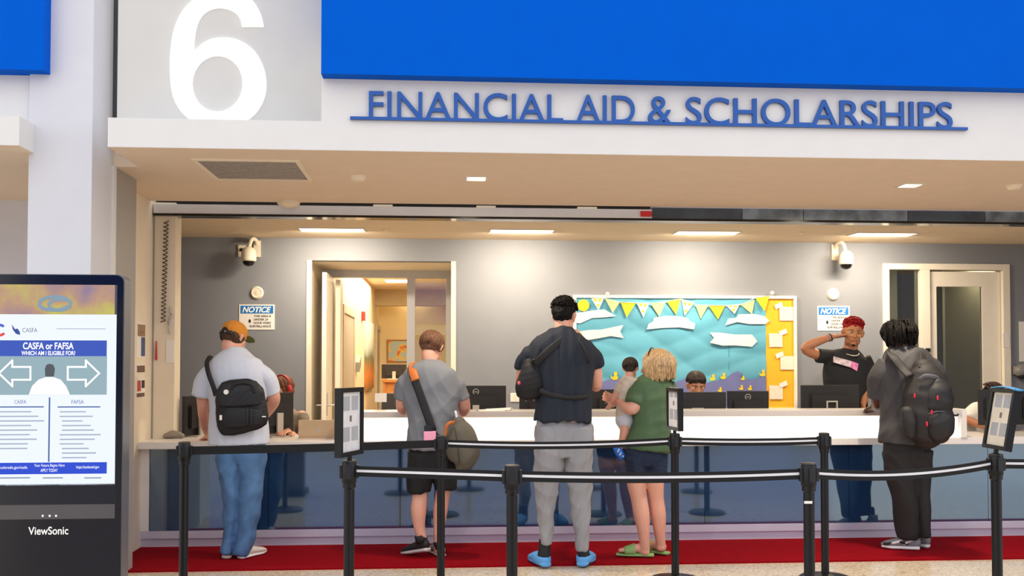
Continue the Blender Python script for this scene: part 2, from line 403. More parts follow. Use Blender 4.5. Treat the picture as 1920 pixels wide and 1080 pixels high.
# ---- right door unit and its small room
M_olive = mat('side_room_paint', (142, 134, 112), 0.7, var=0.03)
dr = empty('door_2', (X(1775, YW), YW, 0)); tag(dr, kind='structure')
ztop = zt2
def zz(py): return Z(py, YW, 1775)
for a, b in ((1656, 1667), (1726, 1743), (1880, 1893)):
    box('frame_post', X(a, YW), X(b, YW), YW-0.03, YW+0.12, 0, ztop if a != 1726 else zz(506), M_door, dr, bevel=0.004)
box('frame_head', X(1667, YW), X(1880, YW), YW-0.03, YW+0.12, zz(506), ztop, M_door, dr, bevel=0.004)
box('sidelight_pane', X(1667, YW), X(1726, YW), YW+0.04, YW+0.05, 0.05, zz(506), glass('clear_glass', (235, 240, 238)), dr)
lf = empty('leaf', (X(1743, YW), YW, 0)); setparent(lf, dr); WM[lf.name] = Matrix.Translation(lf.location)
lf.matrix_parent_inverse = Matrix.Translation((-X(1775, YW), -YW, 0))
for a, b, c0, c1 in ((1745, 1759, 0.02, None), (1845, 1879, 0.02, None)):
    box('leaf_stile', X(a, YW), X(b, YW), YW+0.02, YW+0.065, c0, zz(509), M_door, dr)
bpy.data.objects.remove(lf)
box('leaf_top_rail', X(1759, YW), X(1845, YW), YW+0.02, YW+0.065, zz(537), zz(509), M_door, dr)
box('leaf_bottom_rail', X(1759, YW), X(1845, YW), YW+0.02, YW+0.065, 0.02, 0.3, M_door, dr)
box('leaf_pane', X(1759, YW), X(1845, YW), YW+0.038, YW+0.048, 0.3, zz(537), glass('clear_glass', (235, 240, 238)), dr)
box('strike_box', X(1733, YW), X(1741, YW), YW-0.045, YW-0.03, zz(660), zz(653), M_black, dr)
tag(box('wall_side_room_back', xc-0.6, XR, YW+2.2, YW+2.3, 0, 3, M_olive), kind='structure')
tag(box('wall_side_room_left', xc-0.3, xc-0.2, YW+0.15, YW+2.2, 0, 3, M_olive), kind='structure')
tag(box('wall_side_room_right', xd2+0.45, xd2+0.55, YW+0.15, YW+2.2, 0, 3, M_olive), kind='structure')
tag(box('ceiling_side_room', xc-0.6, XR, YW+0.15, YW+2.3, 2.8, 2.9, M_tan), kind='structure')
tag(box('wall_side_room_divider', X(1691, YW+1.0), X(1691, YW+1.0)+0.5, YW+1.0, YW+1.1, 0, 2.8, mat('divider_dark', (92, 86, 74), 0.7)), kind='structure')
q = at(1837, 636, YW+2.19)
tag(box('wall_plaque', q.x-0.05, q.x+0.06, YW+2.18, YW+2.2, q.z-0.075, q.z+0.075, M_wood), 'small brown wooden plaque inside the right-hand glazed door', 'plaque')
q = at(1885, 637, YW-0.03)
tag(box('door_sticker', q.x-0.025, q.x+0.045, YW-0.035, YW-0.03, q.z-0.08, q.z+0.07, M_paper), 'white paper notice taped to the frame of the right-hand glazed door', 'paper')

# ---- lights of the room
def lamp_panel(px, py, w, dpt, zc, label, power, group, col=(1, 0.86, 0.66)):
    c = atz(px, py, zc)
    t = empty('ceiling_light', (c.x, c.y, zc), label, 'ceiling light', group)
    bm = bmesh.new(); e = 0.015
    for q in ((-w/2-e, w/2+e, -dpt/2-e, -dpt/2), (-w/2-e, w/2+e, dpt/2, dpt/2+e), (-w/2-e, -w/2, -dpt/2, dpt/2), (w/2, w/2+e, -dpt/2, dpt/2)):
        box_to(bm, c.x+q[0], c.x+q[1], c.y+q[2], c.y+q[3], zc-0.008, zc+0.0)
    bm_obj('trim_ring', bm, M_white, t)
    m = mat('lamp_diffuser', (255, 226, 170), 0.5, emit=5.0)
    box('diffuser', c.x-w/2, c.x+w/2, c.y-dpt/2, c.y+dpt/2, zc-0.004, zc-0.001, m, t)
    if power:
        l = bpy.data.lights.new('lamp_light', 'AREA'); l.shape = 'RECTANGLE'; l.size = w; l.size_y = 0.07 if dpt > 0.15 else dpt; l.energy = power; l.color = col
        o = bpy.data.objects.new('lamp_light', l); COL.objects.link(o); o.location = (c.x, c.y, zc-0.012 if dpt < 0.15 else zc-0.04)
        if dpt > 0.15: o.rotation_euler = (math.radians(24), 0, 0)
        o.parent = t; o.matrix_parent_inverse = Matrix.Translation((-c.x, -c.y, -zc))
    return c
GL = 'recessed lights over the service desk'
for px, py, wh in ((623, 430.5, 'above the open door'), (978, 433, 'between the open door and the bulletin board'), (1325, 436, 'above the bulletin board'), (1655, 439, 'above the right-hand glazed door')):
    lamp_panel(px, py, 0.60, 0.22, ZC, 'warm recessed ceiling light '+wh, 18, GL)
for px, py, wh in ((893, 334, ''), (1706, 347, '')):
    lamp_panel(px, py, 0.13, 0.13, ZS-0.001, 'small square soffit downlight '+('left of centre' if px < 1000 else 'at the right'), 18 if px < 1000 else 30, 'square soffit downlights', (1, 0.85, 0.65))
area('hall_light', (X(750, 15), 15, 2.8), 1.2, 5, 130, (1, 0.82, 0.55)).parent = None
for py, yy in ((526, 13.6), (551, 18.0)):
    c = atz(748 if py < 540 else 778, py, 2.85)
    t = empty('hall_ceiling_light', (c.x, c.y, 2.85), 'bright square hall ceiling light %s' % ('nearer the open door' if py < 540 else 'farther down the hall'), 'ceiling light', 'hall ceiling lights')
    box('diffuser', c.x-0.22, c.x+0.22, c.y-0.3, c.y+0.3, 2.84, 2.849, mat('lamp_diffuser', (255, 226, 170)), t)
    bm = bmesh.new()
    for q in ((-0.25, 0.25, -0.33, -0.3), (-0.25, 0.25, 0.3, 0.33), (-0.25, -0.22, -0.3, 0.3), (0.22, 0.25, -0.3, 0.3)):
        box_to(bm, c.x+q[0], c.x+q[1], c.y+q[2], c.y+q[3], 2.836, 2.85)
    bm_obj('trim_ring', bm, M_white, t)
area('side_room_light', (X(1850, YW+1.2), YW+1.3, 2.75), 0.5, 0.5, 26, (1, 0.88, 0.65))
# soffit fittings
c0 = atz(360, 298, ZS); c1 = atz(585, 335, ZS)
gx0, gx1 = atz(360, 298, ZS).x, atz(560, 298, ZS).x; gy0, gy1 = atz(450, 298, ZS).y, atz(450, 335, ZS).y
g = empty('return_air_grille', ((gx0+gx1)/2, (gy0+gy1)/2, ZS), 'grey return air grille in the soffit under the number six', 'vent')
box('grille_panel', gx0+0.03, gx1-0.03, gy0+0.03, gy1-0.03, ZS-0.006, ZS-0.001, mat('grille_grey', (160, 152, 146), 0.6, var=0.1, vscale=60), g)
bm = bmesh.new()
for q in ((gx0, gx1, gy0, gy0+0.03), (gx0, gx1, gy1-0.03, gy1), (gx0, gx0+0.03, gy0+0.03, gy1-0.03), (gx1-0.03, gx1, gy0+0.03, gy1-0.03)):
    box_to(bm, q[0], q[1], q[2], q[3], ZS-0.012, ZS-0.001)
bm_obj('frame', bm, M_cream, g)
for i in range(14):
    y = gy0+0.05+(gy1-gy0-0.1)*i/13
    box('slat', gx0+0.03, gx1-0.03, y-0.012, y+0.004, ZS-0.009, ZS-0.006, MATS['grille_grey'], g)
for px, py, zc, lb in ((671, 330, ZS, 'round cream detector in the soffit left of the centre downlight'), (1902, 347, ZS, 'round cream detector in the soffit at the right edge'), (723, 429, ZC, 'small sprinkler head between the first two recessed lights'), (1503, 436, ZC, 'small sprinkler head between the last two recessed lights')):
    c = atz(px, py, zc); k = 1 if zc == ZS else 0.55
    tag(lathe('smoke_detector' if k == 1 else 'sprinkler_head', [(0.01, -0.035*k), (0.04*k, -0.033*k), (0.055*k, -0.012*k), (0.06*k, 0)], M_cream, None, Matrix.Translation((c.x, c.y, zc-0.0015)), 20), lb, 'detector' if k == 1 else 'sprinkler')

# ---- the lettered sign and the big number
sg = empty('lettered_sign', at(1236, 233, YF-0.03), 'blue raised letters FINANCIAL AID & SCHOLARSHIPS joined by a long bar', 'sign')
M_let = mat('sign_blue_metal', (30, 84, 162), 0.3, metal=0.3, var=0.05)
zb = Z(233, YF, 1236); bx0, bx1 = X(655, YF), X(1817, YF)
box('bar', bx0, bx1, YF-0.025, YF, zb-0.008, zb+0.010, M_let, sg)
zlet = Z(171, YF, 690)-Z(224, YF, 690)
for word, wa, wb in (('FINANCIAL', 690, 1056), ('AID', 1080, 1191), ('&', 1216, 1261), ('SCHOLARSHIPS', 1287, 1789)):
    me = text_mesh(word, 'LEFT', 0.0, 0.004)
    n = len(me.vertices); co = np.zeros(n*3); me.vertices.foreach_get('co', co); co = co.reshape(-1, 3); a, b = co.min(0), co.max(0)
    lx0, lx1 = X(wa, YF), X(wb, YF)
    P = np.stack([lx0+(co[:, 0]-a[0])/(b[0]-a[0])*(lx1-lx0), np.full(n, YF-0.024), zb-0.004+(co[:, 1]-a[1])/(b[1]-a[1])*zlet], 1)
    me.vertices.foreach_set('co', P.ravel()); me.update()
    bm = bmesh.new(); bm.from_mesh(me); bmesh.ops.remove_doubles(bm, verts=bm.verts, dist=1e-5); bm.verts.ensure_lookup_table(); bm.verts.index_update()
    seen = set(); isl = []
    for v in bm.verts:
        if v.index in seen: continue
        st = [v]; comp = []; seen.add(v.index)
        while st:
            w = st.pop(); comp.append(w)
            for e in w.link_edges:
                u = e.other_vert(w)
                if u.index not in seen: seen.add(u.index); st.append(u)
        isl.append(comp)
    for comp in sorted(isl, key=lambda c: min(v.co.x for v in c)):
        if len(comp) < 4: continue
        idx = {v.index: i for i, v in enumerate(comp)}
        fs = [[idx[v.index] for v in f.verts] for f in bm.faces if f.verts[0].index in idx]
        b2 = bmesh.new(); vv = [b2.verts.new(v.co) for v in comp]
        for f in fs: b2.faces.new([vv[i] for i in f])
        r = bmesh.ops.extrude_face_region(b2, geom=b2.faces[:])
        bmesh.ops.translate(b2, verts=[g_ for g_ in r['geom'] if isinstance(g_, bmesh.types.BMVert)], vec=(0, 0.024, 0))
        bm_obj('letter', b2, M_let, sg)
    bm.free()
Y6 = YF+0.283
out6 = [(1335, 133), (1225, 133), (1215, 95), (1185, 60), (1130, 40), (1070, 45), (1020, 80), (990, 150), (978, 262), (1040, 210), (1110, 190), (1200, 200), (1280, 250), (1330, 330), (1347, 420), (1335, 500), (1290, 575), (1210, 632), (1110, 656), (1010, 632), (930, 580), (880, 500), (862, 400), (862, 270), (880, 150), (920, 60), (975, 0), (1040, -45), (1110, -60), (1200, -45), (1270, -5), (1315, 60)]
def smooth6(P):
    K_ = [0, 1, 8]; res = []
    n_ = len(P); rng_ = P[1:9]; a_ = catmull(rng_, 5); b_c = catmull(P[8:]+[P[0]], 5)
    return [tuple(v) for v in a_[:-1]]+[tuple(v) for v in b_c]
cu = bpy.data.curves.new('six', 'CURVE'); cu.dimensions = '2D'; cu.fill_mode = 'BOTH'; cu.extrude = 0.0
for pts in (smooth6(out6), [(1100+128*math.cos(t), 423+142*math.sin(t)) for t in np.linspace(0, 2*math.pi, 49)[:-1]]):
    sp = cu.splines.new('POLY'); sp.points.add(len(pts)-1); sp.use_cyclic_u = True
    for q_, (u, v) in zip(sp.points, pts):
        w_ = at(u/2.7, v/2.7, Y6); q_.co = (w_.x, w_.z, 0, 1)
ob6 = bpy.data.objects.new('six', cu); COL.objects.link(ob6)
s6 = bpy.data.meshes.new_from_object(ob6.evaluated_get(bpy.context.evaluated_depsgraph_get())); bpy.data.objects.remove(ob6)
bm = bmesh.new(); bm.from_mesh(s6); bpy.data.meshes.remove(s6); bmesh.ops.remove_doubles(bm, verts=bm.verts, dist=1e-5)
for v in bm.verts: v.co = Vector((v.co.x, Y6, v.co.y))
r = bmesh.ops.extrude_face_region(bm, geom=bm.faces[:]); bmesh.ops.translate(bm, verts=[g_ for g_ in r['geom'] if isinstance(g_, bmesh.types.BMVert)], vec=(0, 0.015, 0))
tag(bm_obj('bay_number', bm, mat('number_white', (255, 255, 255), 0.4, var=0.0, emit=0.35)), 'giant white number 6 on the upper wall panel', 'number')  # small emission added to the white of the number

# ---- red runner carpet and mat
yc0 = atz(700, 1067, 0).y
cp = box('carpet_runner', -3.0, 6.9, yc0, YG+0.03, 0, 0.012, mat('red_carpet', (140, 0, 16), 0.95, var=0.12, vscale=20, bump=0.4, bscale=400, spec=0.1))
tag(cp, 'long red carpet runner along the foot of the counter', 'carpet')
mp = [at(248, 1010, YG-0.15), ]
V, Fc = tube_vf([(-2.62, YG-0.33, 0.03), (-2.5, YG-0.28, 0.035), (-2.36, YG-0.25, 0.018)], [(0.10, 0.018), (0.10, 0.022), (0.07, 0.006)], 12, sub=4)
tag(mesh('floor_mat', V, Fc, mat('black_rubber', (30, 30, 33), 0.7), None, True), 'folded black rubber mat on the carpet beside the kiosk', 'mat')

# ---- service counter
ct = empty('service_counter', ((xs+6.9)/2, YG, 0), 'long white service counter with dark glass front and bright raised panel', 'counter')
M_top = mat('counter_white_stone', (236, 232, 228), 0.3, var=0.02)
M_kick = mat('kick_lavender_metal', (205, 204, 222), 0.35, metal=0.3, var=0.03)
M_glassd = mat('dark_reflective_glass', (32, 60, 96), 0.04, var=0.1, spec=0.5); M_glassd.node_tree.nodes['Principled BSDF'].inputs['IOR'].default_value = 2.8; M_glassd.node_tree.nodes['Principled BSDF'].inputs['Specular Tint'].default_value = (0.66, 0.86, 1.0, 1)
ZT = 0.85; YT = 7.98; xu0, xu1 = X(637, YT), X(1806, YT)
box('worktop', xs, 6.9, YT, YG+0.62, ZT-0.055, ZT, M_top, ct, bevel=0.004)
box('kick_plate', xs, 6.9, YG+0.02, YG+0.05, 0.012, 0.08, M_kick, ct)
box('base_rail', xs, 6.9, YG, YG+0.05, 0.08, 0.14, M_kick, ct)
box('carcass', xs+0.05, 6.9, YG+0.03, YG+0.1, 0.14, ZT-0.055, M_black, ct)
seams = [xs+0.07, X(505, YG), X(751, YG), X(1046, YG), X(1320, YG), X(1590, YG), X(1850, YG), 6.9]
box('end_post', xs, xs+0.066, YG, YG+0.05, 0.14, ZT-0.055, M_top, ct)
for i in range(len(seams)-1):
    box('glass_panel', seams[i]+0.002, seams[i+1]-0.002, YG+0.005, YG+0.028, 0.142, ZT-0.057, M_glassd, ct)
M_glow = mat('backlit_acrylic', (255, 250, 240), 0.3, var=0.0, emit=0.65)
zu = 1.083
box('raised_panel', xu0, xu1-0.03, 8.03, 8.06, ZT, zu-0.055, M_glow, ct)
box('raised_ledge', xu0, xu1-0.03, 7.96, 8.32, zu-0.045, zu, mat('ledge_grey_stone', (206, 200, 196), 0.3, var=0.02), ct, bevel=0.003)
box('ledge_back', xu0, xu1-0.03, 8.06, 8.3, ZT, zu-0.045, M_cream, ct)
box('ledge_end_post', xu1-0.03, xu1+0.02, 7.97, 8.3, ZT, zu+0.005, M_top, ct, bevel=0.003)
# ============================================================ kiosk
YK = 4.85
def K(px, py, off=0.0): return at(px, py, YK-off)
kx0, kx1 = X(-50, YK), X(232, YK); kzt = Z(514, YK, 100)
kk = empty('display_kiosk', ((kx0+kx1)/2, YK+0.06, 0), 'tall black portrait display kiosk showing an aid information page', 'kiosk')
bm = bmesh.new(); box_to(bm, kx0, kx1, YK, YK+0.10, 0.06, kzt)
ed = [e for e in bm.edges if abs(e.verts[0].co.x-e.verts[1].co.x) < 1e-5 and abs(e.verts[0].co.z-e.verts[1].co.z) < 1e-5]
bmesh.ops.bevel(bm, geom=ed, offset=0.035, segments=5, affect='EDGES', profile=0.5)
bm_obj('casing', bm, mat('kiosk_side_silver', (120, 120, 124), 0.35, metal=0.5), kk)
bm = bmesh.new(); box_to(bm, kx0+0.004, kx1-0.004, YK-0.008, YK, 0.10, kzt-0.004)
ed = [e for e in bm.edges if abs(e.verts[0].co.x-e.verts[1].co.x) < 1e-5 and abs(e.verts[0].co.z-e.verts[1].co.z) < 1e-5]
bmesh.ops.bevel(bm, geom=ed, offset=0.032, segments=5, affect='EDGES', profile=0.5)
fg = bm_obj('front_glass', bm, M_blackgl, kk)
box('foot', kx0-0.02, kx1+0.02, YK-0.18, YK+0.28, 0, 0.06, M_black, kk, bevel=0.01)
def rect(name, a, b, c, d, m, parent, off):
    p = K(a, b, off); q = K(c, d, off)
    return box(name, p.x, q.x, YK-off, YK-off+0.0006, q.z, p.z, m, parent)
def em(n, c, e=0.75): return mat(n, tuple(v*0.25 for v in c), 0.5, emit=e, var=0.0) if n in MATS else _em(n, c, e)
def _em(n, c, e):
    m = mat(n, tuple(v*0.3 for v in c), 0.5, emit=e, var=0.0); m.node_tree.nodes['Principled BSDF'].inputs['Emission Color'].default_value = lin(c); return m
mimg = mat('screen_artwork', (150, 130, 90), 0.5, var=0.0); nt = mimg.node_tree; b = nt.nodes['Principled BSDF']
vz = [n for n in nt.nodes if n.type == 'TEX_NOISE'][0]; vz.inputs['Scale'].default_value = 5.0
rp = [n for n in nt.nodes if n.type == 'VALTORGB'][0]; cr = rp.color_ramp
cr.elements[0].color = lin((98, 88, 116)); cr.elements[1].color = lin((150, 148, 60)); e = cr.elements.new(0.5); e.color = lin((140, 110, 90))
nt.links.new(rp.outputs['Color'], b.inputs['Emission Color']); b.inputs['Emission Strength'].default_value = 0.5
scr = rect('screen', -33, 533, 215, 972, mat('screen_dark_grey', (70, 68, 68), 0.15, emit=0.25), kk, 0.0088)
rect('artwork_strip', -33, 533, 215, 590, mimg, scr, 0.0096)
pts = [K(98+(34-9*t/6.283)*math.cos(t)+t*1.5, 567+(16-2.6*t/6.283)*math.sin(t)*0.9+t*0.4, 0.0105) for t in np.linspace(0.6, 11.5, 26)]
V, Fc = tube_vf(pts, [0.008]*26, 8, sub=2); V[:, 1] = YK-0.0105+(V[:, 1]-(YK-0.0105))*0.05
mesh('artwork_swirl', V, Fc, em('swirl_blue', (150, 180, 200), 0.4), scr, True)
rect('page', -33, 589, 215, 909, em('page_white', (232, 240, 252), 0.62), scr, 0.0096)
rect('title_bar', -18, 638, 200, 668, em('title_blue', (42, 78, 182), 0.6), scr, 0.0104)
rect('photo_strip', -18, 668, 200, 740, em('strip_teal', (150, 178, 188), 0.55), scr, 0.0104)
rect('footer_bar', -18, 868, 200, 888, em('footer_blue', (20, 66, 205), 0.6), scr, 0.0104)
rect('dark_band', -33, 909, 215, 945, mat('band_black', (18, 20, 28), 0.15), scr, 0.0096)
mw = em('screen_white', (255, 255, 255), 0.68); mg = em('screen_grey_text', (150, 162, 184), 0.5); mb = em('screen_blue_text', (70, 104, 170), 0.5)
UX, UZ = (1, 0, 0), (0, 0, 1)
def ktext(s, a, b, top, bot, m, off=0.0112, **k):
    o = K(a, bot, off); w = K(b, bot, off).x-o.x; h = K(a, top, off).z-o.z
    return text('lettering', s, o, UX, UZ, 0, w, h, m, scr, depth=0.0, **k)
ktext('CASFA or FAFSA', 43, 138, 642, 655, mw, offset=0.02)
ktext('WHICH AM I ELIGIBLE FOR?', 40, 141, 658, 666, mw, offset=0.02)
ktext('CASFA', 42, 70, 615, 623, em('screen_mid_grey', (100, 112, 135), 0.5))
ktext('CASFA', 27, 49, 750, 757, mb); ktext('FAFSA', 134, 157, 750, 757, mb)
ktext('Your Future Begins Here', 64, 121, 870, 877, mw); ktext('APPLY TODAY', 76, 108, 879, 885, mw)
ktext('cdhe.colorado.gov/casfa', -14, 51, 874, 881, mw); ktext('https://studentaid.gov', 143, 186, 873, 880, mw)
o = K(53, 1003, 0.0095); text('brand_lettering', 'ViewSonic', o, UX, UZ, 0, K(128, 1003, 0.0095).x-o.x, K(53, 988, 0.0095).z-o.z, mat('logo_white', (225, 222, 216), 0.4, emit=0.3), kk, offset=0.012, depth=0.0)
rect('divider', 91.5, 745, 92.7, 866, mb, scr, 0.0108)
rr = random.Random(3)
for i in range(11):
    y = 771+i*8.6
    if i < 9: rect('text_line', -10, y, rr.uniform(50, 86), y+2.2, em('pale_text', (178, 190, 210), 0.5), scr, 0.0108)
    rect('text_line', 112+rr.choice([0, 4]), y, rr.uniform(140, 196), y+2.2, MATS['pale_text'], scr, 0.0108)
rect('text_line', 0, 762, 82, 764, mb, scr, 0.0108); rect('text_line', 108, 762, 188, 764, mb, scr, 0.0108)
rect('text_line', 106, 616, 198, 617.2, mg, scr, 0.0108)
for a, b in ((-4, 56), (80, 118), (158, 190)): rect('text_line', a, 895, b, 897, mg, scr, 0.0108)
for s in (-1, 1):   # outlined arrows
    cx = 92+s*63; out = [(8, -11), (-32+2, -11)]
    P = [(-28, -12), (6, -12), (6, -24), (31, 0), (6, 24), (6, 12), (-28, 12), (-28, -12)]
    pts = [K(92+s*(63+x), 700+y, 0.0112) for x, y in P]
    bm = bmesh.new()
    for i in range(len(pts)-1):
        p, q = pts[i], pts[i+1]; dv = (q-p).normalized(); nv = Vector((dv.z, 0, -dv.x))*0.0042; p = p-dv*0.004; q = q+dv*0.004
        bm.faces.new([bm.verts.new(v) for v in (p+nv, q+nv, q-nv, p-nv)])
    bm_obj('arrow_outline', bm, mw, scr)
def kpoly(name, P, m, off): 
    return mesh(name, [K(x, y, off) for x, y in P], [tuple(range(len(P)))], m, scr)
kpoly('figure_shirt', [(54, 740), (60, 724), (72, 712), (86, 707), (100, 707), (114, 712), (124, 724), (131, 740)], em('figure_white', (246, 247, 250), 0.66), 0.0114)
kpoly('figure_head', [(85, 706), (84, 692), (87, 684), (93, 682), (100, 684), (103, 692), (101, 706)], em('figure_head_grey', (86, 92, 100), 0.4), 0.0118)
for i, c in enumerate(((225, 60, 60), (240, 170, 40), (60, 160, 90), (60, 90, 200))):
    a0 = 0.6+i*1.25; P = []
    for t in np.linspace(a0, a0+1.2, 6): P.append((0+12*math.cos(t), 619+12*math.sin(t)))
    for t in np.linspace(a0+1.2, a0, 6): P.append((0+7*math.cos(t), 619+7*math.sin(t)))
    kpoly('ring_logo', P, em('logo_c%d' % i, c, 0.6), 0.0112)
kpoly('bird_logo', [(22, 608), (28, 617), (33, 616), (37, 622), (38, 628), (30, 626), (24, 618)], em('bird_blue', (40, 70, 150), 0.6), 0.0112)
for px in (80, 93, 105): rect('status_light', px-1.6, 965.5, px+1.6, 969, mw, scr, 0.0112)

# ============================================================ stanchions
M_post = mat('stanchion_black', (9, 9, 12), 0.38, var=0.1, spec=0.35)
M_cap = mat('stanchion_cap', (40, 37, 36), 0.4)
M_belt = mat('belt_black', (8, 8, 10), 0.8, var=0.1)
M_stripe = mat('belt_white_stripe', (222, 222, 226), 0.7)
def stanchion(px, pytop, label, zt=1.0):
    c = atz(px, pytop, zt); c = Vector((c.x, c.y, 0))
    t = empty('queue_stanchion', c, label, 'stanchion', 'black queue stanchions'); T = Matrix.Translation(c)
    lathe('base', [(0.03, 0), (0.178, 0), (0.18, 0.012), (0.16, 0.028), (0.06, 0.042), (0.034, 0.05)], M_post, t, T, 40)
    lathe('post', [(0.026, 0.045), (0.026, 0.89)], M_post, t, T, 24)
    lathe('collar', [(0.027, 0.86), (0.032, 0.865), (0.032, 0.888), (0.036, 0.892)], M_post, t, T, 24)
    lathe('belt_head', [(0.034, 0.888), (0.036, 0.893), (0.036, 0.985), (0.033, 0.99)], M_post, t, T, 24)
    lathe('top_cap', [(0.033, 0.989), (0.036, 0.991), (0.034, 0.998), (0.02, 1.0), (0.002, 1.0)], M_cap, t, T, 24)
    for a in range(4):
        R = T @ Matrix.Rotation(a*math.pi/2, 4, 'Z')
        box('belt_slot', 0.033, 0.047, -0.014, 0.014, 0.91, 0.975, M_black, t, bevel=0.003, M=R)
    return t, c
def belt(t, a, b, sag=0.015, za=0.945, zb=0.945, stripe=True, h=0.025):
    a = Vector((a.x, a.y, za)); b = Vector((b.x, b.y, zb)); d = (b-a).normalized(); a = a+d*0.04; b = b-d*0.04
    nv = Vector((-d.y, d.x, 0)).normalized()*0.0012; V = []; Fc = []; N = 18; V2 = []
    for i in range(N+1):
        u = i/N; p = a.lerp(b, u); p.z -= sag*4*u*(1-u)
        for k in ((-h, -1), (h, -1), (h, 1), (-h, 1)): V.append(p+nv*k[1]+Vector((0, 0, k[0])))
        for k in ((-0.006, -1.9), (0.006, -1.9), (0.006, 1.9), (-0.006, 1.9)): V2.append(p+nv*k[1]+Vector((0, 0, k[0]+0.002)))
    for i in range(N):
        for k in range(4): Fc.append((i*4+k, i*4+(k+1) % 4, (i+1)*4+(k+1) % 4, (i+1)*4+k))
    Fc += [(0, 3, 2, 1), (N*4, N*4+1, N*4+2, N*4+3)]
    o = mesh('belt', V, Fc, M_belt, t)
    if stripe: mesh('stripe', V2, Fc, M_stripe, o)
A, a_ = stanchion(346, 828, 'black stanchion beside the white-shirted person, leftmost of the rear belt line')
B, b_ = stanchion(827, 816, 'black stanchion in front of the person in the grey T-shirt')
C_, c_ = stanchion(1265, 812, 'black stanchion beside the person in green, carrying a small framed sign')
D_, d_ = stanchion(1545, 811, 'black stanchion without a sign at the right end of the rear belt line')
E_, e_ = stanchion(655, 862, 'black stanchion between kiosk side and person in grey, carrying a framed sign')
F_, f_ = stanchion(960, 871, 'black stanchion just left of the person in grey sweatpants')
G_, g_s = stanchion(1516, 867, 'black stanchion with a pale scuff on its post, front belt line')
H_, h_s = stanchion(1867, 850, 'black stanchion at the right edge carrying a tilted sign with blue tape')
belt(A, a_, b_, 0.005, stripe=False); belt(B, b_, c_, 0.02); belt(C_, c_, d_, 0.008)
belt(E_, e_, f_, 0.0); belt(F_, f_, g_s, 0.012); belt(G_, g_s, h_s, 0.03); belt(H_, h_s, h_s+Vector((1.6, 0.1, 0)), 0.01)
p = at(1516, 942, g_s.y-0.027)
box('scuff_tape', p.x-0.02, p.x+0.018, g_s.y-0.0285, g_s.y-0.022, p.z-0.006, p.z+0.006, M_paper, G_)
def sign_holder(c, rotdeg, label, lean=0.0, leany=0.0, tape=False, w=0.215, h=0.29, lift=0.02, paper=(222, 222, 224)):
    t = empty('sign_holder', (c.x, c.y, 1.0), label, 'sign', 'framed signs on stanchions')
    T = Matrix.Translation((c.x, c.y, 1.0)) @ Matrix.Rotation(math.radians(rotdeg), 4, 'Z') @ Matrix.Rotation(lean, 4, 'Y') @ Matrix.Rotation(leany, 4, 'X')
    lathe('stem', [(0.012, 0.0), (0.012, lift+0.01)], M_post, t, T, 12)
    bm = bmesh.new(); b_w = 0.022
    for q in ((-w/2-b_w, -w/2, lift, lift+h+2*b_w), (w/2, w/2+b_w, lift, lift+h+2*b_w), (-w/2, w/2, lift, lift+b_w), (-w/2, w/2, lift+h+b_w, lift+h+2*b_w)):
        box_to(bm, q[0], q[1], -0.018, 0.018, q[2], q[3], T)
    bm_obj('frame', bm, M_post, t)
    pm = mat('sign_paper_%d' % paper[2], paper, 0.5, var=0.08, vscale=20)
    pp = box('paper', -w/2, w/2, -0.006, 0.006, lift+b_w, lift+b_w+h, pm, t, M=T)
    gm = mat('print_grey', (170, 172, 176), 0.7)
    for (x0, x1, z0, z1) in ((-0.085, -0.01, 0.20, 0.27), (0.01, 0.085, 0.20, 0.27), (-0.085, -0.01, 0.05, 0.12), (0.01, 0.085, 0.05, 0.12)):
        box('print_block', x0, x1, -0.0066, -0.006, lift+b_w+z0, lift+b_w+z1, gm, pp, M=T)
    box('print_mark', -0.012, 0.012, -0.0068, -0.006, lift+b_w+0.145, lift+b_w+0.175, mat('print_dark', (120, 110, 108), 0.7), pp, M=T)
    if tape:
        V, Fc = tube_vf([T @ Vector((-w/2-0.03, 0, lift+h+2*b_w+0.002)), T @ Vector((0, -0.004, lift+h+2*b_w+0.010)), T @ Vector((w/2+0.04, 0, lift+h+2*b_w-0.004))], [(0.022, 0.005)]*3, 10, sub=4)
        mesh('tape', V, Fc, mat('blue_tape', (60, 150, 200), 0.6), t, True)
sign_holder(e_, 70, 'black framed paper sign on the stanchion near the kiosk')
sign_holder(c_, -85, 'narrow framed paper sign beside the person in green', h=0.24)
sign_holder(h_s, -95, 'leaning framed yellowish sign with blue tape on top', lean=math.radians(0), leany=math.radians(-10), tape=True, paper=(226, 216, 196), h=0.28)

# ============================================================ fixtures on the back wall
def ptz(px, py, side, label):
    c = at(px, py, YW); t = empty('security_camera', (c.x, YW, c.z), label, 'security camera', 'dome cameras on the grey wall')
    box('wall_plate', c.x-0.035+side*0.04, c.x+0.035+side*0.04, YW-0.03, YW, c.z+0.03, c.z+0.2, M_cream, t, bevel=0.006)
    x = c.x+side*0.04
    V, Fc = tube_vf([(x, YW-0.02, c.z+0.16), (x-side*0.005, YW-0.09, c.z+0.2), (x-side*0.03, YW-0.16, c.z+0.19), (x-side*0.05, YW-0.19, c.z+0.09)], [0.02]*4, 12, sub=4)
    mesh('arm', V, Fc, M_cream, t, True)
    xx = x-side*0.05; T = Matrix.Translation((xx, YW-0.19, c.z))
    lathe('housing', [(0.02, 0.115), (0.045, 0.105), (0.068, 0.075), (0.074, 0.03), (0.074, -0.02), (0.066, -0.03)], M_cream, t, T, 28)
    lathe('dome', [(0.06, -0.028), (0.056, -0.05), (0.04, -0.07), (0.015, -0.08), (0.002, -0.081)], M_blackgl, t, T, 24)
ptz(475, 488, 1, 'cream dome security camera on the wall left of the open door')
ptz(1571, 494, -1, 'cream dome security camera on the wall above the clerk with red hair')
c = at(454, 471, YW)
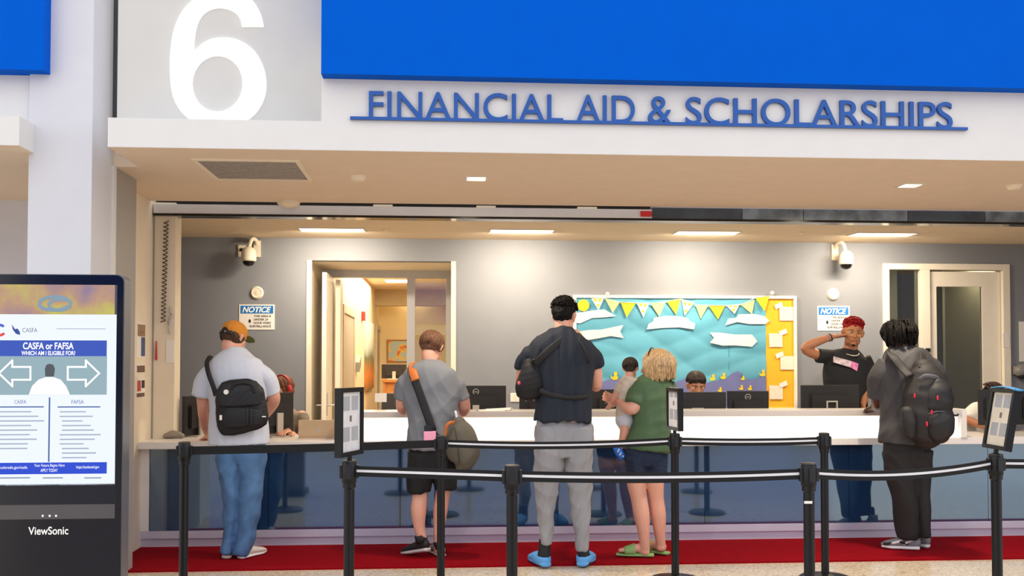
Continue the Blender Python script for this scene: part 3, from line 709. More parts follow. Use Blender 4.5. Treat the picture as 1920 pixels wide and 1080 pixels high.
jb = box('junction_box', c.x-0.036, c.x+0.036, YW-0.025, YW, c.z-0.06, c.z+0.06, M_cream, bevel=0.004); tag(jb, 'small cream junction box with a dark knob beside the left camera', 'junction box')
lathe('knob', [(0.018, 0), (0.018, 0.012), (0.004, 0.016)], M_black, jb, Matrix.Translation((c.x, YW-0.025, c.z+0.01)) @ Matrix.Rotation(math.radians(90), 4, 'X'), 16)
for px, py, lb in ((482, 549, 'round cream wall speaker under the left security camera'), (1562, 552, 'round cream wall speaker under the right security camera')):
    c = at(px, py, YW); T = Matrix.Translation((c.x, YW, c.z)) @ Matrix.Rotation(math.radians(90), 4, 'X')
    t = empty('wall_speaker', (c.x, YW, c.z), lb, 'speaker', 'round wall speakers')
    lathe('rim', [(0.045, 0.022), (0.05, 0.026), (0.06, 0.018), (0.066, 0.0)], M_cream, t, T, 28)
    lathe('grille', [(0.046, 0.0), (0.044, 0.018), (0.02, 0.024), (0.001, 0.025)], mat('grille_cream', (226, 216, 198), 0.8), t, T, 24)
def notice(x0, y0, x1, y1, label):
    a = at(x0, y1, YW-0.006); b = at(x1, y0, YW-0.006); w = b.x-a.x; h = b.z-a.z
    t = empty('notice_sign', (a.x, YW, a.z), label, 'sign', 'notice signs')
    box('plate', a.x, b.x, YW-0.006, YW, a.z, b.z, M_paper, t)
    box('header_band', a.x+w*0.04, b.x-w*0.04, YW-0.0075, YW-0.006, a.z+h*0.64, b.z-h*0.05, mat('notice_blue', (24, 118, 196), 0.5), t)
    o = Vector((a.x, YW-0.0085, a.z))
    text('lettering', 'NOTICE', o+Vector((0, 0, h*0.68)), UX, UZ, w*0.09, w*0.9, h*0.23, mat('notice_white', (255, 255, 255), 0.5), t, offset=0.03, shear=0.3, depth=0)
    for i, s in enumerate(('THIS AREA IS', 'UNDER 24', 'HOUR VIDEO', 'SURVEILLANCE')):
        text('lettering', s, o+Vector((0, 0, h*(0.5-0.135*i))), UX, UZ, w*(0.42 if i < 3 else 0.3), w*(0.9 if i != 1 else 0.82), h*0.085, M_ink, t, offset=0.01, depth=0)
    V, Fc = ell_vf((a.x+w*0.3, YW-0.007, a.z+h*0.34), (w*0.035, 0.002, h*0.075)); mesh('camera_symbol', V, Fc, M_ink, t)
notice(448, 571, 515, 618, 'white NOTICE sign with a blue heading behind the person in the cap')
notice(1533, 574, 1593, 620, 'white NOTICE sign with a blue heading behind the clerk with red hair')
c = at(966, 745, YW); sp = box('wall_outlet', c.x-0.05, c.x+0.05, YW-0.008, YW, c.z-0.045, c.z+0.045, M_paper, bevel=0.002); tag(sp, 'white wall outlet plate beside the person in navy', 'outlet')
box('socket', c.x-0.02, c.x+0.02, YW-0.01, YW-0.008, c.z-0.03, c.z+0.03, M_cream, sp)

# ============================================================ bulletin board
bb = empty('bulletin_board', (X(1284, YW), YW, 0.95), 'bulletin board with blue paper sky, bunting, ducks and a yellow strip', 'bulletin board')
YB = YW-0.03
def Bp(px, py, off=0.0): return at(px, py, YB-off)
b0 = Bp(1075, 553); b1 = Bp(1493, 557); zbot = 0.97; zbt = Bp(1284, 554).z
M_bf = mat('board_frame_cream', (244, 236, 222), 0.5)
for q in ((b0.x, b1.x, zbt-0.03, zbt), (b0.x, b1.x, zbot, zbot+0.03), (b0.x, b0.x+0.03, zbot+0.03, zbt-0.03), (b1.x-0.03, b1.x, zbot+0.03, zbt-0.03)):
    box('frame_rail', q[0], q[1], YB-0.012, YW, q[2], q[3], M_bf, bb, bevel=0.003)
xy = X(1437, YB)
# creased blue paper
nx, nz = 90, 50; V = []; Fc = []
wx0, wx1, wz0, wz1 = b0.x+0.03, xy, zbot+0.03, zbt-0.03
for j in range(nz+1):
    for i in range(nx+1):
        x = wx0+(wx1-wx0)*i/nx; z = wz0+(wz1-wz0)*j/nz
        w = abs(math.sin(3.1*x+9.0*z+1.5*math.sin(2.7*x)))**0.6*0.012+abs(math.sin(1.7*x-13*z+2*math.sin(1.9*x+1)))*0.008
        V.append((x, YW-0.008-w, z))
for j in range(nz):
    for i in range(nx):
        k = j*(nx+1)+i; Fc.append((k, k+1, k+nx+2, k+nx+1))
mesh('sky_paper', V, Fc, mat('sky_blue_paper', (98, 174, 200), 0.6, var=0.12, vscale=2.5), bb, True)
box('yellow_strip', xy, b1.x-0.03, YW-0.02, YW-0.004, zbot+0.03, zbt-0.03, mat('yellow_paper', (250, 184, 40), 0.7, var=0.03), bb)
def bpoly(name, P, m, off, th=0.003):
    # off measured from the board face, all pieces have paper thickness
    return prism(name, [Bp(x, y, off) for x, y in P], (0, th, 0), m, bb)
def cz(P): return [(1050+x/4, 520+y/4) for x, y in P]
M_by = mat('bunting_yellow', (250, 222, 40), 0.7, var=0.15, vscale=25); M_bw = mat('bunting_white_dots', (248, 244, 226), 0.7, var=0.02); M_bs = mat('bunting_pale_yellow', (240, 238, 150), 0.7, var=0.05)
TR = [(235, 160, 330, 155, 290, 245), (340, 160, 445, 190, 395, 265), (455, 185, 570, 190, 500, 300), (575, 190, 670, 190, 625, 300), (680, 195, 790, 190, 745, 295), (800, 180, 905, 165, 870, 280), (910, 165, 1010, 190, 935, 290), (1015, 205, 1115, 205, 1055, 310), (1115, 210, 1240, 210, 1185, 315), (1245, 210, 1350, 200, 1310, 275), (1355, 205, 1460, 170, 1440, 275), (1465, 155, 1570, 140, 1535, 255)]
for i, q in enumerate(TR):
    o = bpoly('bunting_flag', cz([(q[0], q[1]), (q[4], q[5]), (q[2], q[3])]), (M_bw, M_bs, M_by)[i % 3], 0.012+0.001*(i % 2))
    if i % 3 == 0:
        for k, (u, v) in enumerate(((0.3, 0.15), (0.7, 0.2), (0.5, 0.6))):
            x = q[0]+(q[2]-q[0])*u; y = (q[1]+q[3])/2+(q[5]-q[1])*v; x = x+(q[4]-x)*v*0.8
            bpoly('flag_dot', cz([(x+11*math.cos(t), y+11*math.sin(t)) for t in np.linspace(0, 6.28, 9)[:-1]]), M_by, 0.0145, 0.001)
V = [Bp(*p, 0.016) for p in cz([(q[0], q[1]) for q in TR]+[(1570, 140)])]
V2, F2 = tube_vf(V, [0.003]*len(V), 6, sub=3); mesh('bunting_cord', V2, F2, M_bw, bb, True)
bpoly('paper_sun', cz([(175+44*math.cos(t), 210+44*math.sin(t)) for t in np.linspace(0, 6.28, 21)[:-1]]), M_by, 0.010)
M_cl = mat('banner_paper', (252, 240, 228), 0.7, var=0.02)
CL = [[(120, 268), (240, 250), (330, 240), (420, 290), (330, 300), (240, 305), (150, 345), (120, 340)],
      [(120, 410), (220, 395), (310, 392), (475, 358), (450, 405), (478, 455), (380, 440), (300, 455), (180, 475), (120, 460)],
      [(650, 390), (665, 350), (700, 330), (705, 305), (790, 290), (870, 290), (960, 305), (975, 330), (1015, 345), (1005, 390), (900, 375), (780, 378)],
      [(1240, 360), (1262, 310), (1320, 305), (1340, 278), (1450, 275), (1530, 290), (1572, 325), (1540, 350), (1420, 350), (1330, 335)],
      [(1125, 490), (1155, 455), (1125, 415), (1200, 415), (1310, 430), (1440, 430), (1480, 480), (1440, 520), (1310, 510), (1220, 512)]]
bpoly('paper_seam', cz([(1264, 365), (1268, 365), (1270, 700), (1266, 700)]), mat('seam_teal', (60, 130, 150), 0.7), -0.006, 0.001)
for P in CL: bpoly('paper_banner', cz(P), M_cl, 0.009, 0.002)
wv = [(100, 830), (180, 790), (260, 830), (340, 770), (440, 760), (560, 800), (700, 820), (860, 790), (960, 750), (1020, 790), (1100, 790), (1180, 775), (1250, 760), (1290, 720), (1335, 705), (1372, 725), (1350, 745), (1365, 765), (1450, 765), (1545, 735), (1545, 985), (1545, 1100), (100, 1100)]
bpoly('paper_waves', cz(wv), mat('purple_wave_paper', (112, 118, 172), 0.7, var=0.1, vscale=4), 0.006, 0.002)
M_duck = mat('duck_yellow', (250, 206, 30), 0.6); M_beak = mat('duck_orange', (236, 120, 30), 0.6)
for (x, y, s) in ((410, 745, 1.1), (1145, 755, 0.85), (1225, 745, 0.85), (1372, 758, 0.6), (1520, 722, 0.9), (1360, 830, 0.65), (1425, 832, 0.65), (1200, 845, 0.65), (230, 840, 1.3), (620, 770, 0.7)):
    P = [(-26, -12), (-14, 4), (-2, -6), (-6, -22), (2, -34), (14, -32), (18, -20), (14, -8), (24, 4), (18, 20), (-8, 24), (-24, 12)]
    d_u = bpoly('paper_duck', cz([(x+a*s, y+b*s) for a, b in P]), M_duck, 0.010, 0.002)
    pb = prism('beak', [Bp(*q, 0.0105) for q in cz([(x+17*s, y-26*s), (x+28*s, y-22*s), (x+17*s, y-18*s)])], (0, 0.002, 0), M_beak, d_u)
for (x0, y0, x1, y1) in ((1645, 220, 1750, 325), (1567, 420, 1668, 522), (1652, 590, 1755, 692), (1570, 810, 1670, 914)):
    bpoly('pinned_note', cz([(x0, y0), (x1, y0+2), (x1+2, y1), (x0+3, y1)]), mat('note_paper', (246, 228, 210), 0.7, var=0.06, vscale=30), 0.0, 0.002)
    mx = x0-5 if x0 > 1600 else x1+5
    bpoly('tape_strip', cz([(mx-32, y0-12), (mx+22, y0-36), (mx+34, y0-4), (mx-20, y0+20)]), M_paper, 0.004, 0.001)
for px, py in ((1139, 551), (1448, 549)):
    c = Bp(px, py, 0.01); V, Fc = ell_vf((c.x, c.y, c.z), (0.022, 0.012, 0.02), n=10, k=6); mesh('hook', V, Fc, M_bf, bb, True)

# ============================================================ computers on the counter
M_mon = mat('monitor_black', (28, 26, 26), 0.5, var=0.08); M_mon2 = mat('monitor_panel', (28, 30, 36), 0.35)
M_std = mat('stand_silver', (196, 190, 180), 0.4, metal=0.3)
def monitor(pxc, pytop, Y, label, w=0.52, h=0.33, rot=0.0, logo=False, slot=False, z0=ZT):
    c = at(pxc, pytop, Y); zt_ = c.z
    t = empty('computer_monitor', (c.x, Y, z0), label, 'monitor', 'monitors on the counter')
    T = Matrix.Translation((c.x, Y, 0)) @ Matrix.Rotation(math.radians(rot), 4, 'Z')
    box('casing', -w/2, w/2, -0.012, 0.018, zt_-h, zt_, M_mon, t, bevel=0.005, M=T)
    bm = bmesh.new(); fs = box_to(bm, -w*0.36, w*0.36, -0.035, -0.010, zt_-h*0.85, zt_-h*0.22, T)
    bmesh.ops.bevel(bm, geom=bm.edges[:], offset=0.012, segments=2, affect='EDGES'); bm_obj('rear_bulge', bm, M_mon, t)
    box('screen', -w/2+0.012, w/2-0.012, 0.0175, 0.0195, zt_-h+0.018, zt_-0.012, M_mon2, t, M=T)
    bm = bmesh.new()
    if slot:
        for q in ((-0.05, -0.038, z0+0.012, zt_-h*0.45), (0.038, 0.05, z0+0.012, zt_-h*0.45), (-0.05, 0.05, zt_-h*0.45, zt_-h*0.45+0.012)): box_to(bm, q[0], q[1], -0.05, -0.034, q[2], q[3], T)
    else: box_to(bm, -0.028, 0.028, -0.055, -0.034, z0+0.01, zt_-h*0.5, T)
    bm_obj('stand_neck', bm, M_std, t)
    box('stand_base', -0.11, 0.11, -0.1, 0.09, z0, z0+0.012, M_std, t, bevel=0.003, M=T)
    if logo:
        V, Fc = [], []; zc = zt_-h*0.16
        pts = [T @ Vector((0.024*math.cos(a), -0.0135, zc+0.024*math.sin(a))) for a in np.linspace(0, 2*math.pi, 25)]
        V, Fc = tube_vf(pts, [0.0028]*25, 6, ref=(0, 1, 0), sub=1); lg = mesh('logo_ring', V, Fc, M_std, t, True)
        o = T @ Vector((-0.016, -0.014, zc-0.006)); ux = (T.to_3x3() @ Vector((1, 0, 0)))
        text('logo_lettering', 'DELL', o, tuple(ux), UZ, 0, 0.032, 0.012, M_std, lg, offset=0.01, depth=0.0005)
    return t
monitor(892, 723, 8.5, 'black monitor back with a round logo behind the person in grey', logo=True)
monitor(1030, 739, 8.5, 'black monitor mostly hidden behind the person in navy')
monitor(1160, 730, 8.5, 'black monitor behind the baby', h=0.33)
monitor(1306, 735, 8.5, 'black monitor in front of the seated clerk with dark hair', slot=True)
monitor(1402, 733, 8.62, 'black monitor with a round logo at the foot of the bulletin board', w=0.36, logo=True, rot=-12)
monitor(1556, 722, 8.5, 'black monitor in front of the clerk with red hair', slot=True)
monitor(1868, 731, 8.42, 'black monitor hiding the seated clerk with braids', w=0.31, h=0.31, rot=-8)
monitor(1948, 731, 8.55, 'black monitor at the right edge of the counter', w=0.46, h=0.31)
monitor(371, 742, 8.62, 'grey monitor seen from the side left of the person in the cap', w=0.34, h=0.33, rot=62)
monitor(520, 736, 8.5, 'dark monitor beside the seated clerk at the left desk', w=0.3, h=0.34, rot=40)
# laptop on the low counter
c = at(599, 800, 8.3); t = empty('laptop', (c.x, 8.4, ZT), 'open beige laptop seen from behind on the low counter', 'laptop'); M_lap = mat('laptop_champagne', (206, 180, 146), 0.35, metal=0.3)
T = Matrix.Translation((c.x, 8.3, ZT+0.016)) @ Matrix.Rotation(math.radians(6), 4, 'X')
box('lid', -0.17, 0.17, -0.004, 0.004, 0.0, Z(787, 8.3, 600)-ZT-0.016, M_lap, t, bevel=0.002, M=T)
box('keyboard_deck', c.x-0.17, c.x+0.17, 8.3, 8.52, ZT, ZT+0.016, M_lap, t, bevel=0.003)
V, Fc = lathe_vf([(0.001, 0), (0.016, 0), (0.016, 0.001), (0.001, 0.001)], 16, T @ Matrix.Translation((0, -0.0042, 0.05)) @ Matrix.Rotation(math.radians(90), 4, 'X')); mesh('lid_mark', V, Fc, M_std, t)
# papers on the raised ledge
for i, (px, rz) in enumerate(((918, 8), (935, -12))):
    c = atz(px, 769, zu); T = Matrix.Translation((c.x, 8.1+0.05*i, zu)) @ Matrix.Rotation(math.radians(rz), 4, 'Z')
    V = []; N = 8
    for j in range(N+1):
        for k in (-0.105, 0.105): V.append(T @ Vector((k, -0.1+0.2*j/N, 0.002+0.004*i+0.018*math.sin(math.pi*j/N)*(0.3+0.7*(k > 0)))))
    V += [v-Vector((0, 0, 0.0015)) for v in V]; n2 = 2*(N+1); Fc = []
    for j in range(N):
        a = 2*j; Fc += [(a, a+1, a+3, a+2), (n2+a, n2+a+2, n2+a+3, n2+a+1), (a, a+2, n2+a+2, n2+a), (a+1, n2+a+1, n2+a+3, a+3)]
    Fc += [(0, n2, n2+1, 1), (2*N, 2*N+1, n2+2*N+1, n2+2*N)]
    tag(mesh('paper_sheet', V, Fc, M_paper, None, True), ('curled white paper sheet on the ledge, nearer the person in grey', 'curled white paper sheet on the ledge, farther from the person in grey')[i], 'paper', 'papers on the ledge')
# desk clutter by the left monitor
c = atz(362, 812, ZT); tag(mesh('tape_dispenser', *tube_vf([(c.x-0.07, 8.35, ZT+0.02), (c.x, 8.35, ZT+0.035), (c.x+0.07, 8.35, ZT+0.022)], [(0.03, 0.02), (0.03, 0.034), (0.025, 0.02)], 10), mat('tape_grey', (150, 140, 128), 0.6), None, True), 'grey tape dispenser on the low counter left of the person in the cap', 'tape dispenser')

# ============================================================ things on the jamb and side wall
ch = []
for i in range(120):
    u = i/119; pz = Z(414+190*u, YO-0.03, 307); a = i*1.35
    ch.append((X(309-4*u, YO-0.03)+0.018*math.cos(a), YO-0.03+0.018*math.sin(a), pz))
V, Fc = tube_vf(ch, [0.0045]*len(ch), 6, sub=2)
kc = mesh('coiled_cord', V, Fc, mat('cord_dark', (74, 66, 58), 0.5), None, True); tag(kc, 'dark coiled cord hanging down the cream jamb', 'cord')
c = at(318, 600, YO-0.02)
V, Fc = tube_vf([(c.x, YO-0.012, Z(574, YO, 318)), (c.x+0.012, YO-0.016, Z(592, YO, 318)), (c.x-0.008, YO-0.014, Z(606, YO, 318)), (c.x, YO-0.012, Z(626, YO, 318))], [0.004, 0.014, 0.014, 0.01], 10, flat=0.5)
tag(mesh('key_bunch', V, Fc, M_alu, None, True), 'small bunch of keys hanging on the cream jamb', 'keys')
c = at(293, 664, YO-0.01); V, Fc = tube_vf([(c.x, YO-0.012, Z(640, YO, 293)), (c.x, YO-0.012, Z(674, YO, 293))], [0.005, 0.009], 8)
tag(mesh('red_tag', V, Fc, MATS['red_plastic'], None, True), 'slim red tag hanging low on the cream jamb', 'tag')
c = at(318, 660, YO-0.01); tag(box('jamb_paper', c.x-0.03, c.x+0.035, YO-0.006, YO, c.z-0.09, c.z+0.1, M_paper), 'white paper slip taped to the cream jamb', 'paper')
def side_poster(y0, y1, xm_, rows, name, label, cat):
    ya = atx(xm_[0], 700, xs).y; yb = atx(xm_[1], 700, xs).y
    za = CAM.z+(at(xm_[0], y0, ya).z-CAM.z); zb_ = at(xm_[0], y1, ya).z
    o = box(name, xs, xs+0.004, ya, yb, zb_, za, M_paper); tag(o, label, cat)
    for (u0, u1, v0, v1, m) in rows:
        box('print', xs+0.004, xs+0.0055, ya+(yb-ya)*u0, ya+(yb-ya)*u1, zb_+(za-zb_)*v0, zb_+(za-zb_)*v1, m, o)
side_poster(605, 671, (255, 271), ((0.08, 0.95, 0.62, 0.96, mat('poster_photo', (150, 118, 92), 0.6, var=0.5, vscale=30)), (0.5, 0.95, 0.05, 0.6, mat('poster_blue', (62, 84, 124), 0.6, var=0.2))), 'wall_poster', 'narrow photo poster on the side wall beside the jamb', 'poster')
side_poster(684, 700, (255, 271), ((0.05, 0.95, 0.1, 0.9, mat('label_brown', (110, 84, 70), 0.6)),), 'wall_label', 'small brown label on the side wall under the photo poster', 'label')
side_poster(710, 747, (255, 271), ((0.1, 0.5, 0.35, 0.9, MATS['red_plastic']), (0.6, 0.95, 0.5, 0.9, M_ink), (0.05, 0.95, 0.05, 0.25, MATS['label_brown'])), 'warning_sticker', 'white sticker with a red circle on the side wall', 'sticker')

# ============================================================ hall things
def hall_left(pa, pb): return atx(pa, 679, xh).y, atx(pb, 679, xh).y
ya, yb = hall_left(683, 698)
za, zb2 = at(683, 600, ya).z, at(683, 733, ya).z
pt = empty('hall_painting', (xh, (ya+yb)/2, zb2), 'tall landscape painting on the left wall of the hall', 'painting')
mp_ = mat('landscape_paint', (206, 206, 196), 0.7); nt = mp_.node_tree; b = nt.nodes['Principled BSDF']
tc_ = [n for n in nt.nodes if n.type == 'TEX_COORD'][0]; sx = nt.nodes.new('ShaderNodeSeparateXYZ'); nt.links.new(tc_.outputs['Generated'], sx.inputs[0])
nz_ = [n for n in nt.nodes if n.type == 'TEX_NOISE'][0]; nz_.inputs['Scale'].default_value = 4.0
ma = nt.nodes.new('ShaderNodeMath'); ma.operation = 'MULTIPLY_ADD'; ma.inputs[1].default_value = 0.35; nt.links.new(nz_.outputs['Fac'], ma.inputs[0]); nt.links.new(sx.outputs[2], ma.inputs[2])
cr_ = [n for n in nt.nodes if n.type == 'VALTORGB'][0]; nt.links.new(ma.outputs[0], cr_.inputs['Fac'])
els = cr_.color_ramp.elements; els[0].position = 0.15; els[0].color = lin((110, 92, 44)); els[1].position = 1.0; els[1].color = lin((214, 212, 200))
for pos, col in ((0.38, (206, 116, 40)), (0.52, (150, 110, 50)), (0.64, (92, 104, 80)), (0.8, (176, 186, 178))):
    e = els.new(pos); e.color = lin(col)
box('canvas', xh+0.001, xh+0.03, ya, yb, zb2, za, mp_, pt)
y_, _ = hall_left(678, 690); zc = at(678, 593, y_).z
tag(box('fire_alarm', xh, xh+0.05, y_-0.1, y_+0.1, zc-0.07, zc+0.07, MATS['red_plastic'], bevel=0.006), 'small red fire alarm on the hall wall', 'alarm')
y_, _ = hall_left(668, 690); zc = at(668, 682, y_).z
prism('tmp', [(xh, y_-0.15, zc-0.12), (xh, y_+0.15, zc-0.02), (xh, y_+0.15, zc+0.12), (xh, y_-0.15, zc+0.02)], (0.06, 0, 0), mat('rack_grey', (130, 128, 124), 0.5)).name = 'wall_rack'
tag(bpy.data.objects['wall_rack'], 'grey slanted rack on the hall wall before the painting', 'rack')
YM = YH-0.03; a = at(725, 680, YM); b = at(775, 637, YM)
mpx = empty('wall_map', (a.x, YM, a.z), 'colourful framed map on the far end wall of the hall', 'map')
box('frame', a.x, b.x, YM, YM+0.028, a.z, b.z, M_wood, mpx)
box('sheet', a.x+0.03, b.x-0.03, YM-0.004, YM, a.z+0.03, b.z-0.03, mat('map_sea', (190, 212, 214), 0.6, var=0.05), mpx)
nt = MATS['map_sea'].node_tree; [n for n in nt.nodes if n.type == 'TEX_NOISE'][0].inputs['Scale'].default_value = 7
cr = [n for n in nt.nodes if n.type == 'VALTORGB'][0].color_ramp; cr.interpolation = 'CONSTANT'
for pos, col in ((0.0, (190, 212, 214)), (0.52, (240, 206, 110)), (0.58, (238, 160, 80)), (0.63, (226, 120, 70)), (0.68, (150, 190, 130))):
    e = cr.elements.new(pos); e.color = lin(col)
YDk = 16.5; a = at(716, 712, YDk); 
dk = empty('hall_desk', (a.x+0.6, YDk+0.3, 0), 'oak desk at the end of the hall', 'desk')
box('desk_top', a.x, a.x+1.4, YDk, YDk+0.7, a.z-0.04, a.z, M_wood, dk)
for xx in (a.x+0.02, a.x+1.34): box('side_panel', xx, xx+0.04, YDk+0.02, YDk+0.68, 0, a.z-0.04, M_wood, dk)
box('modesty_panel', a.x+0.06, a.x+1.34, YDk+0.05, YDk+0.08, 0.05, a.z-0.04, M_wood, dk)
tm = monitor(739, 683, YDk+0.35, 'black monitor on the oak desk at the end of the hall', w=0.42, h=0.24, z0=a.z)
c = at(734, 700, 15.2); bc = empty('cubicle_chair', (c.x+0.05, 15.2, 0), 'dark office chair in the hall in front of the oak desk', 'chair')
zs_ = 0.5; cx = X(742, 15.2)
box('backrest', cx-0.2, cx+0.2, 14.96, 15.02, 0.66, at(740, 737, 15.0).z, mat('chair_navy', (40, 44, 58), 0.7), bc, bevel=0.02)
box('seat', cx-0.23, cx+0.23, 15.0, 15.45, 0.46, 0.53, MATS['chair_navy'], bc, bevel=0.02)
lathe('pedestal', [(0.03, 0.05), (0.03, 0.46)], M_black, bc, Matrix.Translation((cx, 15.2, 0)), 12)
lathe('foot_ring', [(0.02, 0), (0.26, 0), (0.26, 0.02), (0.04, 0.06)], M_black, bc, Matrix.Translation((cx, 15.2, 0)), 20)
box('back_bar', cx-0.025, cx+0.025, 15.01, 15.04, 0.49, 0.72, M_black, bc)
# printed card on a stem, standing on the worktop
c = at(714, 745, 8.55); cs = empty('card_stand', (c.x, 8.55, ZT), 'small white card on a stem beyond the raised ledge near the open door', 'card')
box('card', c.x-0.05, c.x+0.05, 8.545, 8.55, c.z-0.04, c.z+0.035, M_paper, cs); lathe('stem', [(0.004, 0.004), (0.004, c.z-0.04-ZT)], M_alu, cs, Matrix.Translation((c.x, 8.553, ZT)), 8)
lathe('foot', [(0.002, 0), (0.04, 0), (0.038, 0.006), (0.004, 0.008)], M_alu, cs, Matrix.Translation((c.x, 8.553, ZT)), 20)

# right-hand wall things
c = at(1914, 640, YW); tag(box('wall_notice_strip', c.x-0.02, c.x+0.2, YW-0.006, YW, at(1914, 678, YW).z, at(1914, 603, YW).z, M_paper), 'white paper notice on the grey wall at the right edge', 'paper')
c = at(1912, 697, YW); wd_ = empty('wall_dispenser', (c.x, YW, c.z), 'rounded grey wall unit with a dark underside at the right edge', 'dispenser')
union('cover', [ell_vf((c.x, YW-0.075, c.z+0.01), (0.11, 0.07, 0.075)), box_vf(c.x-0.09, c.x+0.09, YW-0.05, YW, c.z-0.03, c.z+0.06)], mat('unit_grey', (130, 128, 126), 0.4, var=0.1), wd_, 0.006, 3)
V, Fc = ell_vf((c.x+0.01, YW-0.08, c.z-0.035), (0.085, 0.06, 0.045)); mesh('underside', V, Fc, M_black, wd_, True)
# ============================================================ people
SK_L = mat('skin_light', (226, 166, 142), 0.5, var=0.05, vscale=12, bump=0.04, bscale=120)
SK_M = mat('skin_medium', (196, 138, 108), 0.5, var=0.05, vscale=12, bump=0.04, bscale=120)
SK_B = mat('skin_brown', (172, 114, 80), 0.48, var=0.05, vscale=12, bump=0.04, bscale=120)
SK_D = mat('skin_deep', (96, 62, 46), 0.48, var=0.05, vscale=12, bump=0.04, bscale=120)
GZ = 0.012
class Fig:
    def __init__(s, px, py, Y, label, base=GZ, name='person', cat='person'):
        s.Y = Y; x = at(px, py, Y).x; s.body = []
        s.root = empty(name, (x, Y, base), label, cat)
    def S(s, px, py, dy=0.0): return at(px, py, s.Y+dy)
    def rings(s, secs, k=1.0, cap='flat', n=24, sub=4, kd=None):
        P = []; R = []
        for q in secs:
            xl, xr, py, ry = q[:4]; dy = q[4] if len(q) > 4 else 0.0
            a = s.S(xl, py, dy); b = s.S(xr, py, dy); P.append((a+b)/2); R.append(((b.x-a.x)/2*k, ry*(kd or k)))
        return tube_vf(P, R, n, (0, 1, 0), sub, cap=cap)
    def limb(s, L, k=1.0, cap='round', n=14, sub=4, flat=1.0):
        P = []; R = []
        for q in L:
            if isinstance(q[0], Vector): P.append(q[0]); R.append(q[1]*k)
            else: P.append(s.S(q[0], q[1], q[2])); R.append(q[3]*k)
        return tube_vf(P, R, n, (0.2, 0.9, 0.3), sub, flat=flat, cap=cap)
    def add(s, *p): s.body += list(p)
    def skin(s, m, voxel=0.0065): s.bodyo = union('body', s.body, m, s.root, voxel, 3); return s.bodyo
    def head(s, px, py, dy, yaw=0, pitch=0, roll=0, size=1.0, neck=None, nr=0.056):
        c = s.S(px, py, dy)
        M = Matrix.Translation(c) @ Matrix.Rotation(-math.radians(yaw), 4, 'Z') @ Matrix.Rotation(-math.radians(pitch), 4, 'X') @ Matrix.Rotation(math.radians(roll), 4, 'Y') @ Matrix.Scale(size, 4)
        s.H = M
        E = lambda c_, r: s.add(ell_vf(c_, r, M))
        E((0, -0.012, 0.032), (0.076, 0.094, 0.084)); E((0, 0.022, -0.018), (0.062, 0.072, 0.082)); E((0, 0.058, -0.083), (0.03, 0.032, 0.024))
        for q in (-1, 1):
            E((q*0.038, 0.018, -0.062), (0.026, 0.042, 0.036)); E((q*0.042, 0.062, -0.012), (0.02, 0.018, 0.02))
            s.add(tube_vf([M @ Vector((q*0.076, 0.002, 0.026)), M @ Vector((q*0.084, -0.006, 0.012)), M @ Vector((q*0.078, 0.0, -0.026))], [0.011*size, 0.016*size, 0.009*size], 8, tuple(M.to_3x3() @ Vector((0, 1, 0))), 3))
        E((0, 0.076, 0.030), (0.05, 0.016, 0.012))
        s.add(tube_vf([M @ Vector((0, 0.086, 0.018)), M @ Vector((0, 0.098, -0.005)), M @ Vector((0, 0.104, -0.024)), M @ Vector((0, 0.09, -0.032))], [0.008*size, 0.01*size, 0.015*size, 0.011*size], 10, (1, 0, 0), 3))
        E((0, 0.086, -0.052), (0.024, 0.011, 0.006)); E((0, 0.085, -0.063), (0.021, 0.011, 0.007))
        if neck is not None:
            s.add(tube_vf([M @ Vector((0, -0.018, -0.02)), M @ Vector((0, -0.022, -0.075)), neck], [nr*0.98*size, nr*size, nr*1.12*size], 16, (0, 1, 0), 4))
        return M
    def eyes(s, glow=(60, 40, 30)):
        M = s.H
        for q in (-1, 1):
            V, Fc = ell_vf((q*0.031, 0.0735, 0.008), (0.013, 0.0112, 0.0068), M, 12, 8); e = mesh('eye', V, Fc, mat('eye_white', (235, 228, 222), 0.25), s.root, True)
            V, Fc = ell_vf((q*0.031, 0.0825, 0.008), (0.0068, 0.0035, 0.0062), M, 12, 8); mesh('iris', V, Fc, mat('iris_dark', glow, 0.2), e, True)
            V, Fc = tube_vf([M @ Vector((q*0.014, 0.088, 0.024)), M @ Vector((q*0.03, 0.088, 0.030)), M @ Vector((q*0.048, 0.076, 0.024))], [0.003, 0.0042, 0.002], 6); mesh('eyebrow', V, Fc, mat('brow_dark', (36, 24, 20), 0.8), s.root, True)
        V, Fc = ell_vf((0, 0.0905, -0.0575), (0.021, 0.008, 0.0065), M, 14, 8); mesh('lips', V, Fc, mat('lips', (136, 72, 66), 0.45), s.root, True)
    def hand(s, w, d, nrm, side=1, curl=0.5, size=1.0, spread=0.1):
        d = Vector(d).normalized(); nrm = Vector(nrm); nrm = (nrm-d*nrm.dot(d)).normalized(); t = d.cross(nrm)*side
        z = size; f = lambda a, b, c: w+d*(a*z)+t*(b*z)+nrm*(c*z)
        s.add(tube_vf([f(-0.02, 0, 0), f(0.02, 0, 0), f(0.055, 0.002, 0.002), f(0.09, 0.0, 0.004)], [(0.026*z, 0.02*z), (0.032*z, 0.017*z), (0.041*z, 0.016*z), (0.04*z, 0.013*z)], 14, tuple(nrm), 3))
        for i, (o, L) in enumerate(((0.031, 0.074), (0.0105, 0.082), (-0.0105, 0.077), (-0.031, 0.06))):
            p = f(0.088, o, 0.003); a = 0.25*curl; P = [p-d*0.012*z, p]; dd = d+t*(o*spread*12)
            for k, l in enumerate((0.42, 0.33, 0.25)):
                v = dd*math.cos(a)+nrm*math.sin(a); p = p+v*(L*l*z); P.append(p); a += curl*0.85
            s.add(tube_vf(P, [0.0092*z, 0.0092*z, 0.0086*z, 0.008*z, 0.0068*z], 8, tuple(t), 2))
